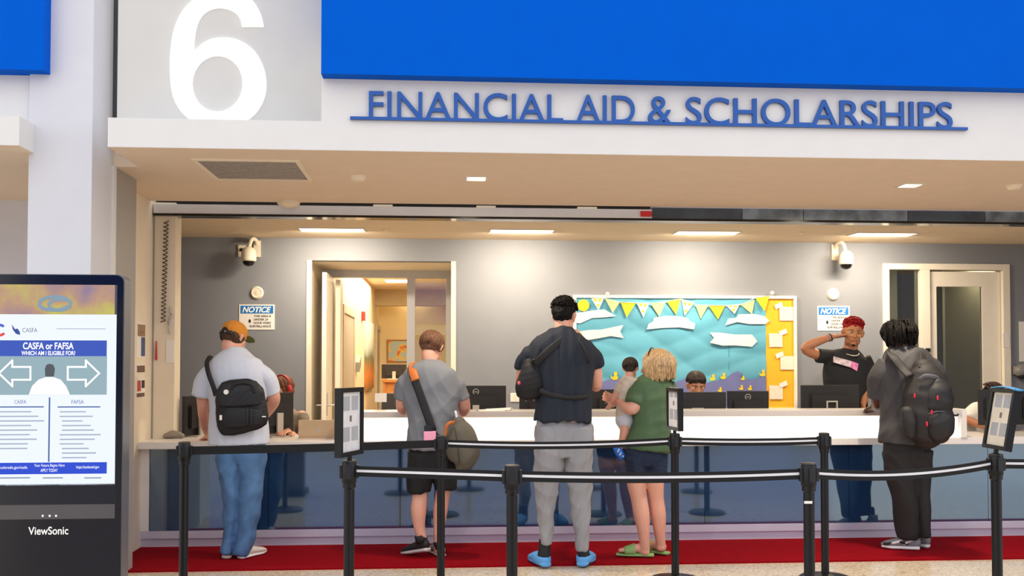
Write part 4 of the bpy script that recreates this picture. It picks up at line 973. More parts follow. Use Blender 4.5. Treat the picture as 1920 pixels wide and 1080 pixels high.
        p = f(0.018, 0.028, 0.004); v1 = (d*0.55+t*0.75+nrm*0.25).normalized(); v2 = (d*0.85+t*0.25+nrm*(0.3+curl*0.5)).normalized()
        s.add(tube_vf([p-v1*0.012, p, p+v1*0.036*z, p+v1*0.036*z+v2*0.028*z, p+v1*0.036*z+v2*0.05*z], [0.012*z, 0.013*z, 0.011*z, 0.0098*z, 0.0075*z], 8, tuple(nrm), 2))
def hx(M, n, k, f): return [M @ Vector(v) for v in f]
def hair_shell(fig, prims, m, strands=(), name='hair', voxel=0.006, wrinkle=0.006, wf=26, wdir=(1, 1, 0.4), smooth=2):
    L = [ell_vf(c, r, fig.H) for c, r in prims]
    o = union(name, L, m, fig.root, voxel, smooth, wrinkle, wf, wdir)
    if strands:
        V, Fc = join_vf(strands); s2 = mesh('hair_strands', V, Fc, m, o, True); s2['kind'] = 'stuff'
    return o
def combed(fig, n, c, r, a0, a1, length, rad, seed=1, lift=1.01, jit=0.25, down=1.0, zmin=-9):
    """tapered locks lying on an ellipsoid; a0..a1 polar range from the crown"""
    g = random.Random(seed); M = fig.H; out = []; sc = M.to_scale().x
    for i in range(n):
        ph = g.uniform(0, 2*math.pi); th = math.acos(1-g.random()*(1-math.cos(a1)))
        if th < a0: th = a0
        P = []; k = 4; dphi = g.uniform(-jit, jit)
        for j in range(k):
            t = th+length*j/(k-1)*down; p2 = ph+dphi*j/(k-1); l = lift+0.02*math.sin(j)+g.uniform(0, 0.015)
            p = Vector((c[0]+r[0]*l*math.sin(t)*math.cos(p2), c[1]+r[1]*l*math.sin(t)*math.sin(p2), c[2]+r[2]*l*math.cos(t)))
            P.append(p)
        f = 0.55 if P[-1].y > 0.05 else 1
        if P[-1].y > 0.045 and P[-1].z < 0.05: continue
        if P[-1].z < zmin: continue
        out.append(tube_vf([M @ p for p in P], np.array([0.6, 1, 0.8, 0.25])*rad*sc, 5, sub=1))
    return out
def shoe(fig, heel, toe, mu, ms, w=0.048, h=0.075, name='shoe', collar=True, mcol=None, sole_h=0.026, open_back=False, lift=None):
    heel = Vector(heel); toe = Vector(toe); d = toe-heel; L = d.length; d.normalize(); up = Vector((0, 0, 1)); up = (up-d*up.dot(d)).normalized()
    f = lambda a, z: heel+d*(a*L)+up*z
    so = sole_h
    P = [f(0.02, so/2), f(0.25, so/2), f(0.5, so/2), f(0.75, so/2), f(0.97, so/2+0.004)]
    V, Fc = tube_vf(P, [(w*0.74, so/2), (w*0.82, so/2), (w*0.84, so/2), (w*1.02, so/2), (w*0.6, so/2*0.9)], 18, tuple(up), 4)
    r = mesh(name, *_upper(f, w, h, so, open_back, up), mu, fig.root, True)
    mesh('sole', V, Fc, ms, r, True)
    if collar:
        V, Fc = tube_vf([f(0.17, so+h*0.45), f(0.16, so+h*0.98)], [(w*0.72, w*0.9), (w*0.74, w*0.95)], 16, tuple(d), 1, cap='flat'); mesh('collar', V, Fc, mcol or mu, r, True)
    return r
def _upper(f, w, h, so, ob, up):
    a0 = 0.34 if ob else 0.03
    S_ = [(a0, 0.62 if not ob else 0.9, 0.92 if not ob else 0.95), (0.2 if not ob else 0.42, 0.8 if not ob else 0.95, 1.0 if not ob else 1.0), (0.45 if not ob else 0.55, 0.84, 0.86 if not ob else 0.95), (0.68, 0.98, 0.66), (0.86, 0.92, 0.5), (0.985, 0.5, 0.3)]
    P = [f(a, so*0.6+h*q*0.5) for a, _, q in S_]; R = [(w*b, h*q*0.5) for _, b, q in S_]
    return tube_vf(P, R, 18, tuple(up), 4)
def strip(name, pts, w, th, m, parent, ref=(0, 1, 0), sub=5):
    """flat strap along pts; w half-width, th half-thickness along ref"""
    V, Fc = tube_vf(pts, [(w, th)]*len(pts), 8, ref, sub, cap='flat'); return mesh(name, V, Fc, m, parent, True)

# ---------------------------------------------------------------- man in cap and white shirt
fy = atz(448, 1046, GZ).y
f = Fig(448, 1046, fy, 'person in orange cap, white shirt and blue jeans leaning on the low counter')
T = [(426, 458, 652, .062, .03), (410, 472, 664, .088, .025), (393, 488, 679, .112, .015), (388, 498, 700, .122), (392, 499, 735, .124), (394, 499, 770, .126), (391, 503, 805, .136), (390, 505, 832, .14)]
Lg = [(406, 452, 825, .09), (404, 452, 850, .105), (411, 452, 890, .098), (417, 451, 935, .085), (419, 447, 975, .078), (417, 440, 1012, .075), (414, 435, 1036, .08)]
Rg = [(447, 496, 825, .09), (447, 500, 850, .105), (446, 495, 890, .1), (445, 490, 935, .086), (444, 483, 975, .082), (440, 475, 1012, .08), (437, 467, 1039, .086)]
PV = [(402, 498, 800, .11), (401, 501, 845, .118), (416, 488, 866, .09)]
wl = atz(392, 818, 0.885); wr = f.S(500, 778, .46)
f.head(439, 634, .06, yaw=38, pitch=22, neck=f.S(441, 664, .03))
f.add(f.rings(T[1:], .78), f.rings(Lg, .8), f.rings(Rg, .8), f.rings(PV, .7))
f.add(f.limb([(404, 690, .02, .044), (383, 730, .03, .05), (381, 765, .08, .043), (384, 795, .26, .037), (wl, .028)]))
f.add(f.limb([(480, 690, .02, .044), (508, 730, .05, .05), (514, 750, .1, .046), (507, 765, .28, .04), (wr, .028)]))
f.hand(wl, (-0.55, 0.8, -0.25), (0, 0, -1), side=-1, curl=0.25); f.hand(wr, (-0.5, 0.8, -0.1), (0, 0, -1), side=1, curl=0.5)
f.skin(SK_L)
M_ws = mat('white_shirt_cloth', (208, 214, 228), 0.8, var=0.02, bump=0.1, bscale=300)
union('shirt', [f.rings(T), f.limb([(408, 689, 0, .06), (386, 710, .01, .068), (378, 742, .03, .072)], cap='flat'), f.limb([(476, 688, 0, .06), (500, 708, .02, .072), (510, 737, .06, .07)], cap='flat')], M_ws, f.root, .008, 4, .016, 9, (1.2, 1, 1), seed=1)
V, Fc = tube_vf([f.S(441, 654, .035), f.S(441, 661, .03)], [(.064, .066), (.078, .078)], 20, (0, 1, 0), 1, cap='flat'); mesh('collar', V, Fc, M_ws, f.root, True)
M_jn = mat('blue_denim', (78, 116, 160), 0.85, var=0.22, vscale=9, bump=0.25, bscale=350)
union('jeans', [f.rings(Lg), f.rings(Rg), f.rings(PV, .95, kd=.9)], M_jn, f.root, .008, 3, .014, 10, (1.5, 1, 0.8), seed=41)
M_wsho = mat('white_canvas', (226, 214, 200), 0.7); M_wsol = mat('white_rubber', (236, 232, 226), 0.6)
for a, b in ((f.S(425, 1048, -.03), Vector((-0.04, .27, 0))), (f.S(450, 1050, -.05), Vector((.14, .24, 0)))):
    a.z = GZ; shoe(f, a, a+b, M_wsho, M_wsol)
hair_shell(f, [((0, -.018, .005), (.079, .088, .075))], mat('hair_brown', (78, 48, 30), 0.6, var=0.2, vscale=40), combed(f, 120, (0, -.018, .0), (.08, .09, .08), 1.2, 1.7, .5, .006, 2))
M_capo = mat('orange_cap_cloth', (214, 138, 44), 0.85, var=0.06, bump=0.15, bscale=300)
cp_ = union('cap', [ell_vf((0, -.012, .05), (.09, .106, .082), f.H)], M_capo, f.root, .006, 2)
pts = [f.H @ Vector(p) for p in ((0, .085, .048), (0, .13, .046), (0, .165, .034))]
V, Fc = tube_vf(pts, [(.078, .006), (.07, .005), (.042, .004)], 20, tuple(f.H.to_3x3() @ Vector((0, 0, 1))), 4); mesh('brim', V, Fc, mat('cap_brim_green', (92, 108, 48), 0.8), cp_, True)
V, Fc = ell_vf((0, -.098, .022), (.036, .024, .03), f.H); mesh('rear_opening', V, Fc, mat('cap_opening_hair', (48, 30, 22), 0.8), cp_, True)
pts = [f.H @ Vector((.094*math.sin(a), -.012-.112*math.cos(a), .004)) for a in np.linspace(-.9, .9, 9)]
strip('strap', pts, .010, .002, M_black, cp_, tuple(f.H.to_3x3() @ Vector((0, -1, 0))), 1)
V, Fc = ell_vf((.03, -.122, .004), (.009, .003, .008), f.H); mesh('buckle', V, Fc, M_alu, cp_, True)
V, Fc = ell_vf((0, -.01, .133), (.01, .01, .005), f.H); mesh('button', V, Fc, M_capo, cp_, True)
# messenger bag on his back
bgp = f.S(455, 765, -.22); mb_ = empty('messenger_bag', bgp, 'black messenger bag slung across the back of the white shirt', 'bag')
M_bag = mat('bag_black_nylon', (18, 20, 25), 0.6, var=0.15, bump=0.2, bscale=250)
def BG(px, py, dy): return f.S(px, py, dy)
secs = [(414, 484, 718, .04), (405, 494, 732, .062), (404, 500, 760, .07), (406, 505, 790, .07), (414, 503, 803, .05)]
union('bag_body', [f.rings([q+(-.17,) for q in secs], cap='round')], M_bag, mb_, .007, 4, .006, 12, seed=3)
secs = [(412, 488, 724, .03), (405, 494, 738, .035), (410, 490, 758, .03)]
union('flap', [f.rings([q+(-.225,) for q in secs], cap='round')], mat('bag_black_flap', (24, 26, 32), 0.55), mb_, .006, 3, .004, 12, seed=4)
union('front_pocket', [f.rings([q+(-.232,) for q in ((420, 492, 768, .028), (416, 494, 783, .034), (420, 492, 797, .026))], cap='round')], M_bag, mb_, .006, 3)
strip('grab_handle', [BG(434, 736, -.25), BG(438, 722, -.26), BG(455, 717, -.26), BG(472, 722, -.26), BG(476, 738, -.25)], .012, .004, M_bag, mb_)
strip('pocket_webbing', [BG(463, 766, -.268), BG(463, 783, -.272), BG(463, 798, -.264)], .008, .003, MATS['bag_black_flap'], mb_)
strip('pocket_webbing', [BG(471, 766, -.268), BG(471, 783, -.272), BG(471, 798, -.264)], .008, .003, MATS['bag_black_flap'], mb_)
strip('shoulder_strap', [BG(405, 742, -.16), BG(400, 725, -.155), BG(391, 700, -.135), BG(388, 680, -.08), BG(396, 668, .0), BG(400, 675, .09), BG(405, 700, .15)], .018, .004, M_bag, mb_)
V, Fc = lathe_vf([(.001, 0), (.018, 0), (.018, .004), (.001, .004)], 18, Matrix.Translation(BG(424, 735, -.262)) @ Matrix.Rotation(math.radians(90), 4, 'X')); mesh('round_badge', V, Fc, M_paper, mb_)
box('side_tag', *[v for p in (BG(414, 783, -.25),) for v in (p.x-.008, p.x+.008, p.y-.006, p.y+.004, p.z-.018, p.z+.018)], M_paper, mb_)
box('brand_tag', *[v for p in (BG(497, 781, -.235),) for v in (p.x-.02, p.x+.006, p.y-.012, p.y+.004, p.z-.004, p.z+.004)], M_paper, mb_)

# ---------------------------------------------------------------- man in grey T-shirt
fy = atz(805, 1044, GZ).y
f = Fig(805, 1044, fy, 'person in grey T-shirt and black shorts leaning on the raised ledge')
T = [(788, 828, 678, .062, .03), (774, 842, 688, .088, .02), (759, 856, 700, .11, .01), (752, 864, 722, .122), (757, 862, 755, .124), (763, 853, 790, .126), (764, 850, 815, .13), (763, 852, 840, .132)]
Lg = [(764, 812, 848, .11), (763, 811, 885, .108), (766, 807, 923, .1)]; Rg = [(808, 856, 848, .11), (811, 857, 885, .108), (816, 857, 917, .1)]
PV = [(767, 853, 825, .12), (765, 856, 850, .125), (772, 848, 884, .1)]
wl = f.S(795, 766, .55); wl.z = 1.125; wr = f.S(838, 766, .55); wr.z = 1.125
f.head(810, 652, .08, yaw=28, pitch=24, neck=f.S(808, 690, .03))
f.add(f.rings(T[1:], .78), f.rings(PV, .7))
f.add(f.limb([(790, 855, 0, .07), (786, 900, 0, .064), (787, 930, -.01, .058), (785, 955, -.02, .06), (786, 985, -.02, .045), (791, 1008, -.02, .037), (796, 1024, -.01, .034)]))
f.add(f.limb([(832, 855, 0, .07), (834, 895, .02, .064), (830, 925, .03, .056), (826, 955, .03, .057), (823, 990, .03, .043), (822, 1015, .03, .036), (822, 1034, .03, .034)]))
f.add(f.limb([(776, 708, .02, .043), (757, 735, .03, .05), (754, 764, .09, .046), (766, 770, .3, .042), (wl, .028)]))
f.add(f.limb([(842, 708, .02, .043), (863, 735, .03, .052), (870, 766, .09, .05), (860, 770, .3, .043), (wr, .028)]))
f.hand(wl, (0.3, 0.9, -0.1), (0, 0, -1), side=1, curl=0.4); f.hand(wr, (-0.3, 0.9, -0.1), (0, 0, -1), side=-1, curl=0.4)
f.skin(SK_L)
M_gt = mat('grey_tshirt_cloth', (124, 128, 134), 0.85, var=0.05, bump=0.12, bscale=300)
union('tshirt', [f.rings(T), f.limb([(780, 706, 0, .056), (760, 722, .01, .062), (754, 747, .04, .064)], cap='flat'), f.limb([(836, 706, 0, .056), (856, 722, .01, .064), (867, 748, .04, .066)], cap='flat')], M_gt, f.root, .008, 4, .017, 9, (1.3, 1, 1), seed=5)
union('shorts', [f.rings(Lg), f.rings(Rg), f.rings(PV, .94, kd=.9)], mat('black_shorts_cloth', (14, 14, 16), 0.8, var=0.2), f.root, .008, 4, .016, 9, (2, 1, 1), seed=6)
M_skg = mat('sneaker_grey', (150, 148, 146), 0.7, var=0.3, vscale=30); M_skb = mat('sneaker_black', (28, 27, 28), 0.7)
a = f.S(803, 1026, -.06); b = f.S(764, 1043, .10); a.z = GZ+.05; b.z = GZ
shoe(f, a, a+(b-a).normalized()*.28, M_skb, mat('sneaker_sole', (200, 196, 190), 0.6), mcol=M_skb, sole_h=.034)
a = f.S(829, 1047, -.02); a.z = GZ; shoe(f, a, a+Vector((-.09, .26, 0)), M_skg, MATS['sneaker_sole'], mcol=M_skb)
for p in ((787, 1003, -.02), (822, 1014, .03)):
    V, Fc = f.limb([(p[0], p[1], p[2], .042), (p[0]+4, p[1]+14, p[2], .046)], cap='flat'); mesh('sock', V, Fc, M_skb, f.root, True)
M_h2 = mat('hair_chestnut', (104, 66, 42), 0.55, var=0.25, vscale=40)
hair_shell(f, [((0, -.018, .045), (.084, .1, .086)), ((0, -.045, .0), (.074, .064, .06)), ((0, .05, .075), (.06, .05, .04))], M_h2, combed(f, 380, (0, -.016, .035), (.087, .102, .092), .05, 1.65, .75, .0065, 3))
V, Fc = ell_vf((0, .05, -.085), (.05, .045, .035), f.H); mesh('beard', V, Fc, M_h2, f.root, True)
# olive satchel on his right hip
sb = empty('satchel', f.S(865, 840, -.18), 'olive grey satchel with a tan handle hanging on the right hip', 'bag')
M_sat = mat('satchel_olive', (94, 88, 76), 0.75, var=0.12, bump=0.25, bscale=250); M_tanl = mat('tan_leather', (196, 108, 44), 0.5, var=0.15)
secs = [(847, 872, 790, .06), (838, 888, 808, .09), (836, 897, 830, .1), (838, 899, 850, .1), (846, 890, 868, .085), (855, 872, 879, .05)]
union('bag_body', [f.rings([q+(-.13,) for q in secs], cap='round')], M_sat, sb, .007, 4, .008, 9, seed=7)
strip('side_seam', [f.S(852, 800, -.235), f.S(858, 835, -.25), f.S(861, 870, -.225)], .004, .003, mat('satchel_dark', (60, 56, 48), 0.7), sb)
strip('top_handle', [f.S(834, 824, -.2), f.S(836, 803, -.22), f.S(843, 793, -.22), f.S(852, 792, -.2)], .012, .005, M_tanl, sb)
strip('strap_clip', [f.S(858, 793, -.16), f.S(856, 780, -.15), f.S(853, 770, -.13)], .012, .006, M_alu, sb)
strip('shoulder_strap', [f.S(812, 808, -.155), f.S(800, 775, -.150), f.S(786, 735, -.145), f.S(776, 708, -.13), f.S(773, 693, -.07), f.S(776, 688, .02), f.S(785, 700, .11)], .030, .004, mat('strap_black', (24, 24, 28), 0.7), sb)
strip('shoulder_pad', [f.S(779, 713, -.142), f.S(774, 697, -.10), f.S(774, 688, -.03), f.S(778, 687, .03)], .034, .008, M_tanl, sb)
strip('lower_strap', [f.S(812, 808, -.155), f.S(820, 818, -.16), f.S(838, 826, -.17)], .02, .004, MATS['strap_black'], sb)
q = f.S(806, 816, -.165); box('phone_pouch', q.x-.045, q.x+.045, q.y-.02, q.y+.012, q.z-.045, q.z+.03, mat('pink_case', (240, 160, 190), 0.5), sb, bevel=.006)
q = f.S(803, 803, -.17); box('strap_buckle', q.x-.03, q.x+.03, q.y-.012, q.y+.012, q.z-.03, q.z+.022, M_black, sb, bevel=.004)

# ---------------------------------------------------------------- tall man in navy
fy = atz(1060, 1060, GZ).y
f = Fig(1060, 1060, fy, 'tall person in navy T-shirt and light grey sweatpants with blue clogs')
T = [(1032, 1080, 620, .064, .04), (1014, 1096, 630, .09, .025), (996, 1112, 643, .115, .01), (986, 1118, 668, .128), (994, 1113, 700, .128), (1004, 1107, 730, .124), (1006, 1106, 760, .13), (1003, 1107, 789, .142)]
Lg = [(1003, 1058, 800, .11), (1001, 1055, 860, .118), (1002, 1047, 900, .102), (1005, 1039, 940, .088), (1009, 1037, 980, .076), (1011, 1034, 1019, .056)]
Rg = [(1055, 1110, 800, .11), (1059, 1112, 860, .118), (1066, 1110, 900, .102), (1071, 1107, 940, .09), (1076, 1105, 980, .08), (1081, 1103, 1030, .058)]
PV = [(1009, 1103, 778, .11), (1000, 1113, 815, .135), (1008, 1104, 855, .12)]
wl = f.S(1000, 742, .42); wr = f.S(1096, 654, .30)
f.head(1058, 594, .07, yaw=30, pitch=12, neck=f.S(1056, 632, .03))
f.add(f.rings(T[1:], .78), f.rings(PV, .7), f.rings(Lg, .75), f.rings(Rg, .75))
f.add(f.limb([(1006, 652, .02, .044), (984, 692, .05, .05), (978, 716, .12, .045), (985, 732, .3, .04), (wl, .028)]))
f.add(f.limb([(1100, 652, .02, .044), (1115, 690, .04, .05), (1117, 724, .1, .046), (1108, 700, .22, .042), (wr, .028)]))
f.hand(wl, (0.2, 0.9, 0.0), (0, 0, -1), side=1, curl=0.6); f.hand(wr, (-0.22, -0.05, 0.95), (-0.7, 0.0, -0.1), side=-1, curl=0.45)
for p, q in (((1022, 1012), (1022, 1046)), ((1092, 1022), (1095, 1050))): f.add(f.limb([(p[0], p[1], 0, .04), (q[0], q[1], 0, .042)]))
f.skin(SK_L)
M_nv = mat('navy_tshirt_cloth', (24, 32, 46), 0.8, var=0.1, bump=0.12, bscale=300)
union('tshirt', [f.rings(T), f.limb([(1012, 654, 0, .058), (990, 668, .02, .066), (983, 692, .05, .066)], cap='flat'), f.limb([(1092, 654, 0, .058), (1110, 667, .01, .064), (1116, 686, .04, .062)], cap='flat')], M_nv, f.root, .008, 4, .022, 9, (2.4, 1, 0.5), seed=8)
M_gp = mat('grey_sweatpants', (150, 150, 154), 0.9, var=0.05, bump=0.15, bscale=300)
union('sweatpants', [f.rings(Lg), f.rings(Rg), f.rings(PV, .97, kd=.85)], M_gp, f.root, .008, 3, .018, 10, (1.8, 1, .9), seed=9)
for p, q in (((1022, 1012), (1020, 1048)), ((1092, 1024), (1096, 1052))):
    V, Fc = f.limb([(p[0], p[1], 0, .043), ((p[0]+q[0])/2, (p[1]+q[1])/2, 0, .045), (q[0], q[1], .0, .05)]); mesh('sock', V, Fc, M_skb, f.root, True)
M_cb = mat('blue_foam', (92, 160, 222), 0.7, var=0.04)
for a, b in ((f.S(1024, 1060, -.06), Vector((-.075, .25, 0))), (f.S(1091, 1061, -.06), Vector((.10, .24, 0)))):
    a.z = GZ; d = b.normalized(); s_ = Vector((d.y, -d.x, 0)); u_ = Vector((0, 0, 1)); L = b.length
    pr = [tube_vf([a+u_*.02, a+b*.3+u_*.02, a+b*.72+u_*.02, a+b*.98+u_*.024], [(.042, .02), (.046, .02), (.056, .02), (.042, .018)], 18, (0, 0, 1), 4),
          tube_vf([a+b*.42+u_*.056, a+b*.58+u_*.052, a+b*.78+u_*.042, a+b*.97+u_*.034], [(.054, .044), (.057, .04), (.056, .032), (.042, .022)], 18, (0, 0, 1), 4),
          tube_vf([a+b*.5+s_*.05+u_*.056, a+b*.2+s_*.047+u_*.052, a+b*.03+s_*.03+u_*.05, a-b*.02+u_*.05, a+b*.03-s_*.03+u_*.05, a+b*.2-s_*.047+u_*.052, a+b*.5-s_*.05+u_*.056], [(.009, .028), (.009, .026), (.009, .024), (.009, .024), (.009, .024), (.009, .026), (.009, .028)], 10, (0, 0, 1), 5)]
    union('clog', pr, M_cb, f.root, .005, 3)
M_blk = mat('hair_black', (16, 12, 11), 0.75, var=0.3, vscale=50, spec=0.2)
def curls(fig, n, c, r, a1, rad, seed):
    g = random.Random(seed); out = []; M = fig.H; s_ = M.to_scale().x
    for i in range(n):
        ph = g.uniform(0, 2*math.pi); th = math.acos(1-g.random()*(1-math.cos(a1))); l = g.uniform(.94, 1.03)
        p = Vector((c[0]+r[0]*l*math.sin(th)*math.cos(ph), c[1]+r[1]*l*math.sin(th)*math.sin(ph), c[2]+r[2]*l*math.cos(th)))
        if p.y > .05 and p.z < .06: continue
        ax = Vector((g.gauss(0, 1), g.gauss(0, 1), g.gauss(0, 1))).normalized(); bx = ax.orthogonal().normalized(); cx = ax.cross(bx); R_ = rad*g.uniform(.7, 1.3)
        pts = [M @ (p+bx*R_*math.cos(t)+cx*R_*math.sin(t)+ax*(t*.0012)) for t in np.linspace(0, 7.5, 9)]
        out.append(tube_vf(pts, [.0042*s_]*9, 5, sub=1))
    return out
hair_shell(f, [((0, -.016, .06), (.084, .098, .084)), ((0, -.04, .025), (.08, .082, .078))], M_blk, curls(f, 300, (0, -.014, .055), (.088, .102, .092), 1.5, .010, 4), wrinkle=.012, wf=34, wdir=(1, 1, 1))
# black sling pouch
sl = empty('sling_bag', f.S(990, 710, -.1), 'black sling pouch with a small pink logo under the left arm of the navy shirt', 'bag')
M_pch = mat('pouch_black', (22, 20, 24), 0.7, var=0.15, bump=0.2, bscale=250)
union('pouch', [f.rings([(982, 1004, 680, .05, -.03), (974, 1014, 700, .075, -.04), (966, 1020, 722, .08, -.04), (968, 1018, 738, .06, -.03)], cap='round')], M_pch, sl, .007, 4, .008, 10, seed=12)
q = f.S(973, 718, -.12); V, Fc = ell_vf(tuple(q), (.012, .008, .013)); mesh('logo_patch', V, Fc, mat('pink_logo', (226, 90, 110), 0.5), sl, True)
strip('upper_strap', [f.S(1000, 684, -.10), f.S(1018, 668, -.135), f.S(1040, 648, -.125), f.S(1060, 634, -.095), f.S(1080, 630, -.04), f.S(1090, 636, .05)], .026, .005, M_pch, sl)
strip('lower_strap', [f.S(1012, 732, -.12), f.S(1035, 740, -.135), f.S(1065, 745, -.135), f.S(1095, 744, -.10), f.S(1106, 738, -.02)], .018, .005, M_pch, sl)
strip('cinch_cord', [f.S(1085, 634, -.08), f.S(1098, 660, -.125), f.S(1104, 680, -.10)], .008, .005, M_pch, sl)
V, Fc = tube_vf([f.S(1003+7*math.cos(t), 681+7*math.sin(t), -.115) for t in np.linspace(0, 6.28, 13)], [.005]*13, 6, sub=1); mesh('strap_ring', V, Fc, M_blackgl, sl, True)

# ---------------------------------------------------------------- woman in green
fy = atz(1212, 1045, GZ).y; fyw = fy
f = Fig(1212, 1045, fy, 'person in olive green T-shirt with blond bob holding a baby')
T = [(1213, 1252, 704, .066, 0), (1200, 1260, 713, .1), (1188, 1264, 728, .128), (1183, 1262, 758, .142), (1185, 1259, 788, .15), (1180, 1258, 815, .158), (1174, 1258, 843, .16)]
PV = [(1176, 1254, 828, .145), (1171, 1252, 856, .15), (1178, 1246, 872, .13)]
Lg = [(1170, 1214, 855, .12), (1174, 1214, 887, .11)]; Rg = [(1207, 1251, 855, .12), (1209, 1248, 887, .11)]
f.head(1229, 688, .0, yaw=-62, pitch=6, neck=f.S(1230, 715, .0))
wl = f.S(1160, 752, .06)
f.add(f.rings(T[1:], .78), f.rings(PV, .72))
f.add(f.limb([(1194, 868, 0, .07), (1193, 903, 0, .073), (1198, 935, 0, .062), (1203, 965, -.01, .061), (1207, 1000, -.01, .044), (1209, 1028, 0, .036), (1209, 1036, 0, .036)]))
f.add(f.limb([(1229, 868, .02, .07), (1227, 903, .03, .072), (1230, 935, .05, .06), (1234, 965, .05, .06), (1237, 1000, .06, .043), (1239, 1020, .07, .036), (1239, 1028, .07, .036)]))
f.add(f.limb([(1204, 732, -.0, .046), (1193, 752, -.06, .05), (1186, 766, -.08, .05), (1174, 762, -.04, .042), (wl, .028)]))
f.add(f.limb([(1250, 733, .0, .045), (1262, 755, .03, .05), (1258, 775, .1, .044), (1240, 775, .2, .036), (1220, 770, .22, .03)]))
f.hand(wl, (-0.7, 0.5, 0.25), (0.3, 0.7, 0.1), side=1, curl=0.5); f.hand(f.S(1220, 770, .22), (-0.9, 0.1, 0.1), (0, -1, 0), side=1, curl=0.5)
for a, b in ((f.S(1218, 1044, 0), Vector((-.235, .06, 0))), (f.S(1248, 1034, .07), Vector((-.17, .17, 0)))):
    a.z = GZ+.03; d = b.normalized(); s_ = Vector((d.y, -d.x, 0))
    f.add(tube_vf([a+d*.02+Vector((0, 0, .03)), a+b*.4+Vector((0, 0, .035)), a+b*.75+Vector((0, 0, .02)), a+b*.93+Vector((0, 0, .014))], [(.03, .034), (.034, .034), (.043, .02), (.036, .013)], 14, (0, 0, 1), 4))
f.skin(SK_L)
M_gr = mat('olive_green_cloth', (78, 104, 72), 0.85, var=0.07, bump=0.12, bscale=300)
union('tshirt', [f.rings(T), f.limb([(1204, 722, 0, .066), (1194, 742, -.04, .07), (1187, 758, -.075, .066)], cap='flat'), f.limb([(1250, 722, 0, .066), (1260, 745, .03, .066)], cap='flat')], M_gr, f.root, .008, 4, .018, 9, (1.2, 1, 1.1), seed=13)
union('shorts', [f.rings(Lg), f.rings(Rg), f.rings(PV, .95, kd=.9)], mat('navy_denim_shorts', (28, 42, 68), 0.85, var=0.2, bump=0.2, bscale=300), f.root, .008, 4, .016, 11, seed=14)
M_sg = mat('green_slide', (140, 176, 104), 0.65, var=0.06)
for a, b in ((f.S(1224, 1046, 0), Vector((-.26, .065, 0))), (f.S(1252, 1036, .06), Vector((-.19, .19, 0)))):
    a.z = GZ; d = b.normalized(); L = b.length
    V, Fc = tube_vf([a+Vector((0, 0, .016)), a+b*.3+Vector((0, 0, .016)), a+b*.7+Vector((0, 0, .015)), a+b+Vector((0, 0, .014))], [(.036, .015), (.042, .015), (.05, .013), (.036, .011)], 18, (0, 0, 1), 4)
    so_ = mesh('slide_sandal', V, Fc, M_sg, f.root, True)
    P = []
    for u in (.48, .62, .78): P.append(a+b*u+Vector((0, 0, .052-.012*(u-.48)/.3)))
    V, Fc = tube_vf(P, [(.05, .052), (.054, .042), (.052, .034)], 18, (0, 0, 1), 3, cap='flat'); mesh('sandal_band', V, Fc, M_sg, so_, True)
M_bl = mat('hair_blond', (196, 162, 118), 0.5, var=0.42, vscale=30, stretch=(3, 3, 1))
def bob(fig, n, seed):
    g = random.Random(seed); M = fig.H; out = []
    for i in range(n):
        ph = g.uniform(math.radians(120), math.radians(420)); x, y = math.cos(ph), math.sin(ph)
        if y > .55 and abs(x) < .75: continue
        P = []; ln = g.uniform(-.11, -.075)
        for u in (0, .25, .5, .75, 1):
            z = .125-(.125-ln)*u**1.5; rr = .03+.085*min(1, u*1.9)**.7-.012*max(0, u-.75)*4+g.uniform(-.006, .006)
            P.append(M @ Vector((x*rr*1.0, y*rr*1.12-.02, z+.008*math.sin(u*7+ph*3))))
        out.append(tube_vf(P, [.004, .008, .009, .008, .003], 5, sub=2))
    return out
hair_shell(f, [((0, -.02, .045), (.092, .108, .088)), ((0, -.05, -.02), (.092, .082, .085)), ((.05, -.03, -.02), (.05, .07, .08)), ((-.05, -.03, -.02), (.05, .07, .08))], M_bl, bob(f, 330, 5), wrinkle=.012, wf=22, wdir=(1.6, 1.6, .4))
V, Fc = tube_vf([f.H @ Vector((.098*math.cos(t), .03-.02*math.sin(t), .05+.098*math.sin(t))) for t in np.linspace(.2, 2.94, 11)], [.005]*11, 6, sub=1); mesh('hair_band', V, Fc, M_blackgl, f.root, True)

# ---------------------------------------------------------------- baby
b_ = Fig(1172, 790, fyw+.06, 'baby in cream bodysuit held against the shoulder of the person in green', base=at(1172, 790, fyw+.06).z)
T = [(1170, 1194, 706, .045), (1162, 1199, 716, .06), (1158, 1197, 735, .068), (1156, 1193, 760, .07), (1155, 1190, 782, .07), (1158, 1186, 796, .055)]
b_.head(1182, 691, .0, yaw=20, pitch=4, size=.66, neck=b_.S(1181, 712, .0), nr=.05)
b_.add(b_.rings(T, .86))
b_.add(b_.limb([(1192, 718, -.01, .03), (1200, 716, -.06, .027), (1208, 716, -.10, .024), (1213, 718, -.11, .018)]))
b_.add(b_.limb([(1164, 722, 0, .03), (1156, 737, .0, .026), (1150, 748, .01, .022), (1147, 753, .02, .016)]))
b_.add(b_.limb([(1170, 785, -.01, .045), (1172, 803, -.03, .04), (1169, 818, -.03, .033), (1165, 832, -.02, .027), (1162, 843, -.02, .022)]))
b_.add(b_.limb([(1180, 785, .04, .045), (1180, 805, .05, .038), (1177, 822, .05, .03), (1174, 838, .05, .024)]))
b_.hand(b_.S(1213, 718, -.11), (0.8, -.2, -.3), (0, .6, -.6), side=1, curl=.5, size=.5); b_.hand(b_.S(1147, 753, .02), (-.4, .2, -.8), (0, .8, 0), side=-1, curl=.5, size=.5)
b_.skin(SK_L, .0055)
M_on = mat('bodysuit_cream', (212, 200, 180), 0.9, var=0.08, vscale=30)
